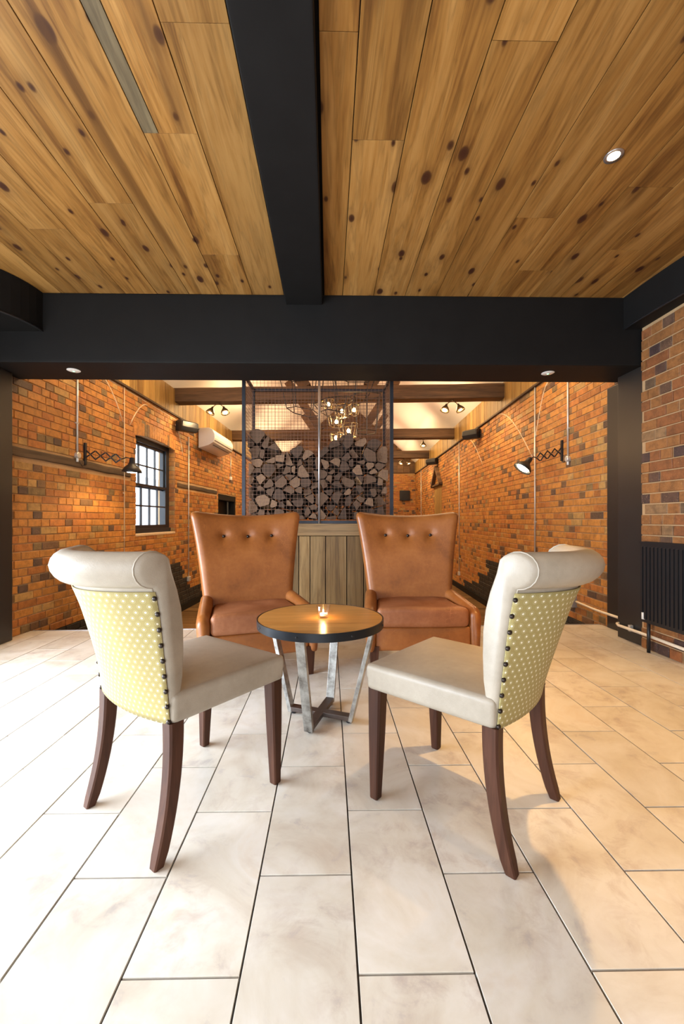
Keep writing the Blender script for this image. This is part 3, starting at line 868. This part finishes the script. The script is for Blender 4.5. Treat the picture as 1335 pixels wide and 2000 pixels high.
    # ---- seat
    def df(c):
        x,y,z=c
        if z>0: z+=.014*(1-(x/.27)**2)*(1-(y/.25)**2)
        x*=1+.03*(y/.25)
        if z<0 and y>.2: y-=.006
        return Vector((x,y,z))
    link('seat',rbox(.260,.256,.050,.020,14,df),TAUPE,root,(0,.040,.480))
    # ---- legs
    def leg(path,w):
        mb=MB(); rings=[]
        for (x,y,z),ww in zip(path,w):
            h=ww/2;c=h*.75
            rings.append([Vector((x+a*1.0,y+b,z)) for a,b in ((-h,-c),(-c,-h),(c,-h),(h,-c),(h,c),(c,h),(-c,h),(-h,c))])
        return mb.loft(rings)
    for s in (-1,1):
        leg([(s*.226,.262,.432),(s*.232,.262,.25),(s*.240,.262,.004),(s*.240,.262,0)],[.060,.052,.036,.032]).build('leg',LEGW,root)
        pth=[];ww=[]
        for k in range(13):
            t=k/12; z=.436*(1-t); y=-.196-.066*t**2.2; pth.append((s*(.222+.014*t),y,z)); ww.append(.054-.014*t)
        ww[-1]=.034
        leg(pth,ww).build('leg',LEGW,root)
    return root
def copy_tree(o,parent=None):
    c=o.copy(); COL.objects.link(c); c.parent=parent
    for ch in o.children: copy_tree(ch,c)
    return c
c1=make_chair('dining_chair')
c2=copy_tree(c1)
def put(o,loc,fwd,label,group):
    o.location=loc; o.rotation_euler=(0,0,math.atan2(fwd[1],fwd[0])-PI/2); o['label']=label; o['group']=group; o['category']='chair'
put(c1,(-.5743,1.6572,0),(math.sin(.6492),math.cos(.6492)),'roll-back dining chair, taupe leather and dotted green back, on the window-lit left side','roll-back dining chairs in front')
put(c2,(.5408,1.6144,0),(-math.sin(.8098),math.cos(.8098)),'roll-back dining chair, taupe leather and dotted green back, on the right of the round table','roll-back dining chairs in front')

# ------------------------------------------------------------------ tan armchairs
def make_armchair(name):
    root=empty(name)     # local: front is -y, origin under the seat front centre
    btn=[(-.19,.97),(0.0,.965),(.19,.97)]
    def dfb(c):
        x,y,z=c; t=(z+.40)/.80            # 0 bottom .. 1 top
        hw=.335+.075*t+.035*t**3
        xn=x/.40
        X=xn*hw
        Z=.36+.775*t+.040*xn*xn*t**2
        Y=.50+.13*t - .05*xn*xn*(.4+.6*t)+y*(1.0-.25*t)
        if y<-.02:
            Y-=.018*(1-xn*xn)*math.sin(PI*min(1,max(0,t)))
            for bx,bz in btn:
                d=math.hypot(X-bx,(Z-bz)); Y+=.024*math.exp(-(d/.030)**2)+.008*math.exp(-(d/.08)**2)
        return Vector((X,Y,Z))
    link('backrest',rbox(.40,.075,.40,.055,34,dfb),TAN,root)
    for bx,bz in btn:
        t=(bz-.36)/.775; Y=.50+.13*t-.05*(bx/.4)**2*(.4+.6*t)-.075*(1-.25*t)-.018*math.sin(PI*t)+.020
        link('button',MB().lathe([(.0001,.009),(.008,.007),(.0125,.001),(.012,-.004),(.0001,-.005)],14).me('button',True),BUTTON,root,(bx,Y,bz),(PI/2,0,0))
    # seat cushion, wider at the front
    def dfc(c):
        x,y,z=c; f=(.27-y)/.54          # 1 at the front
        X=x*(.80+.22*f)
        zt=.014*(1-(x/.33)**2) if z>0 else 0
        return Vector((X,y+.27-.012*(1-(x/.33)**2)*f,z*(1+.10*f)+zt+.012*noise.noise(Vector((x*5,y*5,2)))*(1 if z>0 else .3)))
    link('seat_cushion',rbox(.328,.27,.062,.032,18,dfc),TANS,root,(0,.0,.398))
    def dfs(c):
        x,y,z=c; f=(.29-y)/.58; return Vector((x*(.80+.20*f),y+.30,z))
    link('seat_base',rbox(.345,.29,.085,.018,10,dfs),TAN,root,(0,.0,.248))
    # arms
    for s in (-1,1):
        rings=[]; K=18
        for k in range(K+1):
            f=k/K; y=.0+.52*f-.012
            top=.455+.085*f**.8 if f>.06 else .455
            xc=s*(.378-.062*f**1.1); hw=.047
            e=1.0
            if k==0: e=.60
            elif k==1: e=.90; 
            if k==K: e=.8
            zb=.165
            ring=[]
            for m in range(24):
                a=2*PI*m/24
                cx,sz=math.cos(a),math.sin(a)
                if sz>=0: px=hw*cx; pz=top-hw*1.05+hw*1.05*sz
                else:
                    px=hw*.82*abs(cx)**.5*(1 if cx>0 else -1); pz=zb+(top-hw-zb)*(1-abs(sz)**.35*1.0) if sz>-.999 else zb
                ring.append(Vector((xc+px*e,y,zb+.0+(pz-zb)*(1-(1-e)*.16) if True else pz)))
            rings.append(ring)
        # slide ring heights so that every ring reaches the floor rail
        MB().loft(rings).build('arm',TAN,root,smooth=True)
    # legs
    for s in (-1,1):
        for y,dy in ((.035,-.012),(.52,.05)):
            mb=MB(); a,b=.033,.021
            x=s*(.352 if y<.2 else .27)
            mb.loft([[Vector((x+p*h+ox,y+q*h+oy,z)) for p,q in ((-1,-1),(1,-1),(1,1),(-1,1))] for h,z,ox,oy in ((b,0,0,dy),(a,.20,0,0))])
            mb.build('leg',LEGW,root)
    return root
a1=make_armchair('armchair'); a2=copy_tree(a1)
def puta(o,loc,deg,label):
    o.location=loc; o.rotation_euler=(0,0,math.radians(deg)); o['label']=label; o['group']='tan leather armchairs'; o['category']='armchair'
puta(a1,(-.458,2.79,0),20.5,'tan leather buttoned armchair left of the table, turned towards it')
puta(a2,(.675,2.90,0),1,'tan leather buttoned armchair behind the right dining chair, facing straight out')

# ------------------------------------------------------------------ round table
TC=Vector((-.047,2.282,0))
RAW=NT('raw_steel_bar',.30,.75)
v=RAW.coord(); nn=RAW.noise(v,14,5,.65); c=RAW.ramp(nn,[(.30,(.10,.085,.075)),(.45,(.30,.29,.27)),(.62,(.50,.50,.48))])
RAW.base(c); RAW.bump(nn,.2,.002); RAW=RAW.m
DSTEEL=plain('dark_oiled_steel',(.12,.095,.085),.3,.75,.4,18)
tb_=empty('round_table',TC,label='low round wooden table with a black steel band and splayed raw steel legs',cat='table')
MB().lathe([(.0001,.519),(.343,.519),(.343,.558),(.341,.56),(.0001,.56)],72).build('table_top',TOPW,tb_,sharp=40)
MB().lathe([(.3435,.518),(.349,.518),(.3495,.5605),(.3437,.5605),(.3435,.518)],72,cap=False).build('steel_band',plain('band_black_steel',(.02,.022,.026),.38,.6),tb_,sharp=40)
band_r=.3495
for k in range(8):
    a=math.radians(-108+45*k)
    M=Matrix.Rotation(a,4,'Z')@Matrix.Translation((band_r,0,.539))@Matrix.Rotation(PI/2,4,'Y')
    MB().lathe([(.005,-.001),(.005,.002),(.0025,.004),(.0001,.004)],8,M).build('band_screw',BLACKM,tb_)
near=Vector((-.31,-.95,0)).normalized(); side=Vector((.93,-.355,0)).normalized()
for i,(d,dd) in enumerate(((near,side),(-near,side),(side,near),(-side,near))):
    bot=d*.178; tp=d*.300
    mb=MB(); mb.bar(bot+Vector((0,0,.012)),tp+Vector((0,0,.518)),.048,.022,d); 
    mb.build('leg',RAW,tb_,bevel=.002)
    MB().lathe([(.012,0),(.014,.004),(.014,.014),(.010,.015)],12,Matrix.Translation(d*.165)).build('foot_pad',BLACKM,tb_)
for d in (near,side):
    mb=MB(); mb.bar(-d*.172+Vector((0,0,.028)),d*.172+Vector((0,0,.028)),.048,.024,(0,0,1)); mb.build('base_bar',DSTEEL,tb_,bevel=.002)
# candle holder
cd=empty('candle_holder',(-.031,2.262,.5605),label='small clear glass tealight holder with a lit candle on the round table',cat='candle')
CG=NT('clear_glass',.0)
tr=CG.n('BsdfTransparent'); gl=CG.n('BsdfGlossy'); gl.inputs['Roughness'].default_value=.03; lw=CG.n('LayerWeight'); fr=CG.n('Math',operation='MULTIPLY_ADD'); CG.l(CG.math('POWER',lw.outputs['Facing'],3.0),fr.inputs[0]); fr.inputs[1].default_value=.55; fr.inputs[2].default_value=.04
mx=CG.n('MixShader'); CG.l(fr.outputs[0],mx.inputs[0]); CG.l(tr.outputs[0],mx.inputs[1]); CG.l(gl.outputs[0],mx.inputs[2])
CG.l(mx.outputs[0],CG.t.nodes['Material Output'].inputs['Surface']); CG=CG.m
MB().lathe([(.0001,0),(.028,0),(.030,.004),(.0385,.066),(.0375,.067),(.0365,.066),(.0275,.010),(.0001,.010)],32,cap=False).build('glass_cup',CG,cd,smooth=True)
tl=MB().lathe([(.0001,.0105),(.0185,.0105),(.0185,.024),(.0178,.024),(.0175,.022),(.0001,.0225)],24).build('tealight',WHITEP,cd,smooth=False)
MB().lathe([(.0001,.0235),(.0035,.028),(.0045,.033),(.003,.040),(.0001,.047)],12).build('flame',FLAME,cd,smooth=True)
light('candle_light','POINT',(-.031,2.262,.625),1.0,(1,.55,.2),shadow_soft_size=.01)

# ------------------------------------------------------------------ wall services
def conduit(wall,b,z0,z1,name,label,r=.0105,box=None,clips=True,bt='switch_box',colr=None,mat=GALV):
    a,s=(AL,1) if wall=='L' else (AR,-1)
    o=empty(name,R2(a,b,0),-TH,label=label,cat='conduit',group='wall conduits')
    MB().tube([(s*.022,0,z0),(s*.022,0,z1)],r,10).build('pipe',mat,o,smooth=True)
    if clips:
        z=z0+.35
        while z<z1-.1:
            MB().box((s*.014,0,z),(.014,r*2.0,.008)).build('clip',mat,o,bevel=.002); z+=.62
    if box:
        bz=box; 
        if bt=='round_box':
            M=Matrix.Translation((0,0,bz))@Matrix.Rotation(s*PI/2,4,'Y')
            MB().lathe([(.034,.0),(.036,.004),(.036,.04),(.030,.046),(.0001,.047)],20,M).build('junction_box',mat,o,sharp=40)
            MB().tube([(s*.022,0,bz-.03),(s*.022,0,bz-.075)],.013,12).build('gland',WHITEP,o,smooth=True)
        else:
            link('socket_box',rbox(.024,.045,.045,.006,3),mat if bt=='metal' else WHITEP,o,(s*.026,0,bz))
    return o
conduit('L',.49,1.86,2.98,'wall_conduit','steel conduit dropping to a round box beside the left scissor lamp',box=1.84,bt='round_box')
conduit('L',1.46,.5,2.94,'wall_conduit','thin brick-coloured pipe between the left lamp and the window',r=.006,mat=SCAR)
conduit('L',3.69,.0,2.70,'wall_conduit','pale conduit on the left wall just right of the window',box=-.04,bt='metal')
conduit('L',6.42,2.2,2.75,'wall_conduit','short conduit to a white box under the air conditioner',r=.009,box=2.17,clips=False,bt='white')
conduit('R',1.0,1.86,3.0,'wall_conduit','steel conduit dropping to a round box beside the right scissor lamp',box=1.84,bt='round_box')
conduit('R',1.9,.1,3.0,'wall_conduit','long pale conduit behind the right scissor lamp')
conduit('R',6.08,-.2,3.0,'wall_conduit','pale conduit on the right wall behind the right armchair',box=-.22,bt='metal')
conduit('R',11.67,.0,3.0,'wall_conduit','farthest pale conduit near the far corner of the right wall')
# low conduit with a socket, lower right
o=empty('floor_conduit',(0,0,0),label='cream pipe running low along the right wall to a double socket',cat='pipe')
pp=[R2(AR-.03,.80,.142),Vector((2.835,4.3,.14)),Vector((2.835,3.86,.14)),Vector((2.825,3.82,.135)),Vector((2.70,3.80,.125)),Vector((2.685,3.76,.12)),Vector((2.68,3.4,.125)),Vector((2.665,2.95,.125))]
MB().tube(pp,.013,10).build('pipe',plain('cream_pipe',(.72,.62,.48),.4),o,smooth=True)
so=link('socket_box',rbox(.03,.055,.075,.006,3),plain('steel_socket_box',(.35,.32,.28),.4,.4),o,R2(AR-.032,.88,.142),(0,0,-TH))
MB().box((-.0315,0,.025),(.002,.016,.014)).box((-.0315,0,-.03),(.002,.016,.014)).build('socket_hole',BLACKM,so)
MB().box((2.695,3.62,.13),(.016,.012,.028)).build('pipe_clip',GALV,o,bevel=.003)

# scissor lamps
def scissor(base,ends,shade_dir,label,power,rz,neck):
    """base/ends in world; bars zig-zag in the vertical plane through base and end"""
    base=Vector(base); end=Vector(ends)
    o=empty('scissor_lamp',base,0,label=label,cat='wall lamp',group='scissor arm wall lamps')
    d=end-base; h=Vector((d.x,d.y,0)).normalized(); nrm=Vector((-h.y,h.x,0))
    MB().box((0,0,0),(.012,.016,.13),Matrix.Rotation(-TH,3,'Z')).build('wall_plate',BLACKM,o,bevel=.003)
    n=4; mb=MB(); hh=.052
    step=d/ n
    for k in range(n):
        a=step*k; b=step*(k+1)
        sx=.5 if k==0 else 0
        for sg in (-1,1):
            p=a+Vector((0,0,sg*hh)) ; q_=b+Vector((0,0,-sg*hh))
            if k==n-1: q_=a+(b-a)*.5; 
            mb.bar(p+nrm*.006*sg,q_+nrm*.006*sg,.014,.005,nrm)
    mb.build('scissor_arm',BLACKM,o)
    for k in range(n):
        for pz in (0,):
            m=step*(k+.5); M=Matrix.Translation(m)@nrm.to_track_quat('Z','Y').to_matrix().to_4x4()
            MB().lathe([(.006,-.012),(.006,.012)],8,M).build('rivet',BRASS,o)
    e=step*(n-.5)
    nk=Vector(neck)-base
    mid=(e+nk)/2+Vector((0,0,.018))
    MB().tube([e,mid,nk],.0065,8).build('neck',BLACKM,o,smooth=True)
    q=Vector(shade_dir).normalized().to_track_quat('Z','Y').to_matrix().to_4x4()
    M=Matrix.Translation(nk)@q
    M=M@Matrix.Scale(1.35,4)
    sh=MB().lathe([(.018,-.01),(.022,.0),(.026,.035),(.034,.052),(.060,.075),(.078,.10),(.084,.122),(.081,.122),(.074,.10),(.056,.078),(.030,.057),(.022,.04),(.0001,.036)],28,M,cap=False).build('shade',BLACKM,o,smooth=True)
    MB().lathe([(.0001,.050),(.022,.060),(.044,.080),(.058,.100),(.056,.114),(.030,.124),(.0001,.127)],20,M).build('bulb',LAMPW,o,smooth=True)
    # flex from the wall box
    l0=Vector((0,0,-.12)); 
    MB().tube([l0+Vector((0,0,.0)),l0+Vector((0,-.05,-.035)),Vector((0,-.11,-.11)),Vector((0,-.145,-.09))],.0035,6).build('flex',BLACKM,o,smooth=True)
    P=base+nk+Vector(shade_dir).normalized()*.15
    light('scissor_lamp_light','SPOT',P,power,(1,.66,.32),target=P+Vector(shade_dir),spot_size=math.radians(150),spot_blend=.6,shadow_soft_size=.04)
    return o
pl=R2(AL+.02,.63,1.88); el=R2(-2.47,.70,1.815)
scissor(pl,el,(-.05,.05,-1),'black scissor arm wall lamp beside the sash window',240,0,R2(-2.40,.71,1.83))
pr=R2(AR-.02,1.15,1.965); er=R2(2.50,1.15,1.865)
scissor(pr,er,(-.62,.0,-.78),'black scissor arm wall lamp on the right wall, shade tipped towards the room',240,0,R2(2.455,1.13,1.86))

# air conditioner
ac=empty('air_conditioner',R2(AL,0,0),-TH,label='white wall-mounted air conditioner above the left wall',cat='air conditioner')
prof=[(0.03,2.98),(.24,2.99),(.32,2.95),(.365,2.86),(.37,2.78),(.34,2.69),(.24,2.63),(.03,2.57)]
ring=[Vector((x,0,z)) for x,z in prof]
MB().loft([[p+Vector((0,4.17,0)) for p in ring],[p+Vector((0,5.45,0)) for p in ring]]).build('casing',WHITEP,ac,bevel=.01,sharp=40)
MB().bar((.285,4.3,2.652),(.285,5.32,2.652),.05,.008,(.3,0,1)).build('outlet_louvre',plain('dark_louvre',(.03,.03,.03),.5),ac)
MB().bar((.362,4.2,2.735),(.362,5.42,2.735),.004,.012,(1,0,0)).build('front_seam',plain('grey_seam',(.3,.28,.26),.5),ac)

# speakers
def speaker(a,b,z,s,rz,label,k=1.0):
    o=empty('wall_speaker',R2(a,b,z),rz,label=label,cat='speaker',group='black wall speakers')
    ring=[(-.10,-.09),(.06,-.10),(.11,-.03),(.10,.06),(.02,.10),(-.10,.09)]
    R=[[Vector((y*k,x*k,zz*k)) for y,zz in ring] for x in (-.17,.17)]
    MB().loft(R).build('cabinet',plain('speaker_black',(.018,.018,.02),.5) if 'speaker_black' not in MATS else MATS['speaker_black'],o,bevel=.008,sharp=40)
    MB().box((.108*k,0,.015*k),(.004,.155*k,.045*k)).build('grille',BLACKM,o)
    MB().box((-.14*k,0,0),(.05*k,.03,.03)).build('bracket',BLACKM,o)
    return o
speaker(-2.76,3.22,2.79,1,math.radians(-38),'black speaker above the sash window on the left wall')
speaker(2.72,4.55,2.88,-1,math.radians(180+38),'nearer black speaker high on the right wall')
speaker(2.70,8.7,2.90,-1,math.radians(180+38),'farther black speaker high on the right wall')

# spotlights under the trusses
def spot_fix(a,b,n,label,group):
    o=empty('spot_fitting',R2(a,b,3.19),-TH,label=label,cat='spotlight',group=group)
    MB().lathe([(.03,0),(.03,-.02),(.012,-.03)],16).build('rose',BRASS,o,sharp=40)
    for k in range(n):
        sx=0 if n==1 else (-1 if k==0 else 1)
        p=Vector((sx*.10,0,-.075))
        MB().tube([(0,0,-.02),(sx*.05,0,-.03),p],.008,8).build('arm',BRASS,o,smooth=True)
        d=Vector((sx*.35,-.25,-1)).normalized(); M=Matrix.Translation(p)@d.to_track_quat('Z','Y').to_matrix().to_4x4()
        MB().lathe([(.018,-.01),(.024,.02),(.055,.06),(.075,.10),(.078,.125),(.074,.125),(.07,.10),(.05,.062),(.0001,.03)],20,M,cap=False).build('reflector',BRASS,o,smooth=True)
        MB().lathe([(.0001,.03),(.03,.055),(.036,.085),(.022,.115),(.0001,.122)],14,M).build('bulb',LAMPW,o,smooth=True)
        P=R2(a,b,3.19)+(M@Vector((0,0,.17)))
        light('spot_light','SPOT',P,45,WARM2,target=P+Vector((sx*.9 if n>1 else (1 if a>0 else -1)*.6,-.1,-1)),spot_size=math.radians(110),spot_blend=.8,shadow_soft_size=.06)
spot_fix(-2.17,3.16,2,'twin brass spotlight under the nearest tie beam, left end','twin brass spotlights')
spot_fix(1.98,3.16,2,'twin brass spotlight under the nearest tie beam, right end','twin brass spotlights')
spot_fix(-2.17,6.6,1,'single spotlight under the second tie beam, seen through the mesh','single spotlights')
spot_fix(2.06,6.6,1,'single spotlight under the second tie beam, on the right','single spotlights')
spot_fix(2.02,10.0,2,'small twin spotlight under the farthest tie beam','twin brass spotlights')

# chandelier of wire cages
ch=empty('chandelier',R2(.05,2.6,3.2),-TH,label='cluster chandelier of black wire cages with glowing filament bulbs',cat='chandelier')
def wirecage(cx,cy,cz,r,h,rot,skew=0,drop=True):
    n=6; 
    T=[Vector((cx+r*math.cos(rot+2*PI*k/n)*(1+.15*(k%2)),cy+r*math.sin(rot+2*PI*k/n),cz+h/2+skew*math.cos(rot+2*PI*k/n))) for k in range(n)]
    B=[Vector((cx+.8*r*math.cos(rot+2*PI*k/n),cy+.8*r*math.sin(rot+2*PI*k/n)*(1+.15*(k%2)),cz-h/2-skew*math.cos(rot+2*PI*k/n))) for k in range(n)]
    mb=MB()
    for k in range(n):
        mb.tube([T[k],T[(k+1)%n]],.0085,5);mb.tube([B[k],B[(k+1)%n]],.0085,5);mb.tube([T[k],B[k]],.0085,5)
    o=mb.build('wire_cage',BLACKM if r>.19 else BRASS,ch); return o
for a in ((-.62,0,-.02,.34,.62,.2,.05),(.18,.15,.10,.36,.42,.7,-.05),(-.1,-.1,-.30,.30,.20,.1,.04),(.42,.1,-.35,.22,.60,.5,.0)): wirecage(*a)
for k,(a,z,rr,hh) in enumerate(((-.16,2.99,.10,.12),(.06,2.90,.13,.18),(.26,2.86,.08,.16),(-.03,2.72,.14,.16),(.17,2.56,.15,.20),(-.03,2.42,.10,.14),(.10,2.28,.13,.10),(.31,2.25,.12,.12))):
    dx=a-.05; dy=.12*math.sin(k*2.3); zz=z-3.2
    MB().tube([(dx,dy,zz+.04),(dx,dy,.55)],.003,6).build('cord',BLACKM,ch)
    MB().tube([(dx,dy,zz+.035),(dx,dy,zz+.075)],.014,10).build('bulb_holder',BRASS,ch)
    MB().lathe([(.0001,-.036),(.020,-.030),(.030,-.012),(.028,.008),(.014,.030),(.0001,.034)],16,Matrix.Translation((dx,dy,zz))).build('bulb',BULBG,ch,smooth=True)
    wirecage(dx,dy,zz,rr,hh,k,.01)['plain']=1
    if k%3==1: light('chandelier_light','POINT',R2(.05+dx,2.6+dy,z-.08),14,(1,.6,.25),shadow_soft_size=.05)

# black square screen on the end wall, white sensor
tag(link('wall_screen',rbox(.21,.03,.21,.006,3),MATS['door_black'],None,R2(2.42,13.15,2.11),(0,0,-TH)),'small black square panel on the far end wall','panel')

# downlight in the pine ceiling
dl=empty('downlight',(1.51,2.15,3.03),label='lit round downlight recessed in the pine ceiling',cat='downlight')
MB().lathe([(.030,-.002),(.046,-.004),(.047,.001),(.030,.001)],28,cap=False).build('bezel',SILVER,dl,smooth=True)
MB().lathe([(.0001,-.004),(.026,-.0035),(.030,-.001),(.030,.0),(.0001,.0)],24).build('lens',emis('downlight_lens',(1,.80,.50),45),dl)
light('downlight_beam','SPOT',(1.51,2.15,3.005),300,(1,.58,.18),target=(1.55,2.05,0),spot_size=math.radians(62),spot_blend=.7,shadow_soft_size=.03)
light('downlight_beam','SPOT',(1.51,.35,3.0),70,(1,.70,.36),target=(1.5,.35,0),spot_size=math.radians(80),spot_blend=.8,shadow_soft_size=.03)
light('downlight_beam','SPOT',(-1.6,.2,3.0),25,(1,.70,.36),target=(-1.4,.3,0),spot_size=math.radians(80),spot_blend=.8,shadow_soft_size=.03)
# round sensors under the crossbeam
for x,lab in ((-2.287,'oval-looking white sensor disc under the crossbeam, left side'),(1.998,'oval-looking white sensor disc under the crossbeam, right side')):
    o=empty('ceiling_sensor',(x,3.71,2.4395),label=lab.replace('oval-looking','round'),cat='sensor',group='white sensor discs under the crossbeam')
    MB().lathe([(.0001,-.009),(.045,-.007),(.055,-.002),(.055,0),(.0001,0)],24).build('disc',WHITEP,o,sharp=40)
    MB().lathe([(.0001,-.013),(.008,-.011),(.009,-.008)],10).build('status_light',LEDG,o)

# radiator, lower right
rd=empty('radiator',(2.655,2.75,0),label='black ribbed panel radiator on the near right wall',cat='radiator')
mb=MB(); n=34
for k in range(n):
    y=-.66+1.32*(k+.5)/n+.005
    mb.box((-.032,y,.575),(.006,.011,.30))
mb.box((-.022,0.005,.575),(.006,.665,.33)); tag(mb.build('front_panel',BLACKM,rd,bevel=.0),kind=None)
MB().box((.014,0.005,.575),(.006,.66,.33)).build('rear_panel',BLACKM,rd)
mb=MB()
for k in range(60): mb.box((-.005,-.64+1.29*k/59,.912),(.022,.004,.003))
mb.box((-.030,.005,.91),(.004,.67,.008)).box((.020,.005,.91),(.004,.67,.008)); mb.build('top_grille',BLACKM,rd)
MB().tube([(-.01,.60,0.0),(-.01,.60,.26)],.013,10).build('feed_pipe',BLACKM,rd,smooth=True)
MB().tube([(-.03,.63,.27),(-.03,.63,.325)],.014,12).build('valve',WHITEP,rd,smooth=True)
print('OBJ',len(bpy.data.objects))
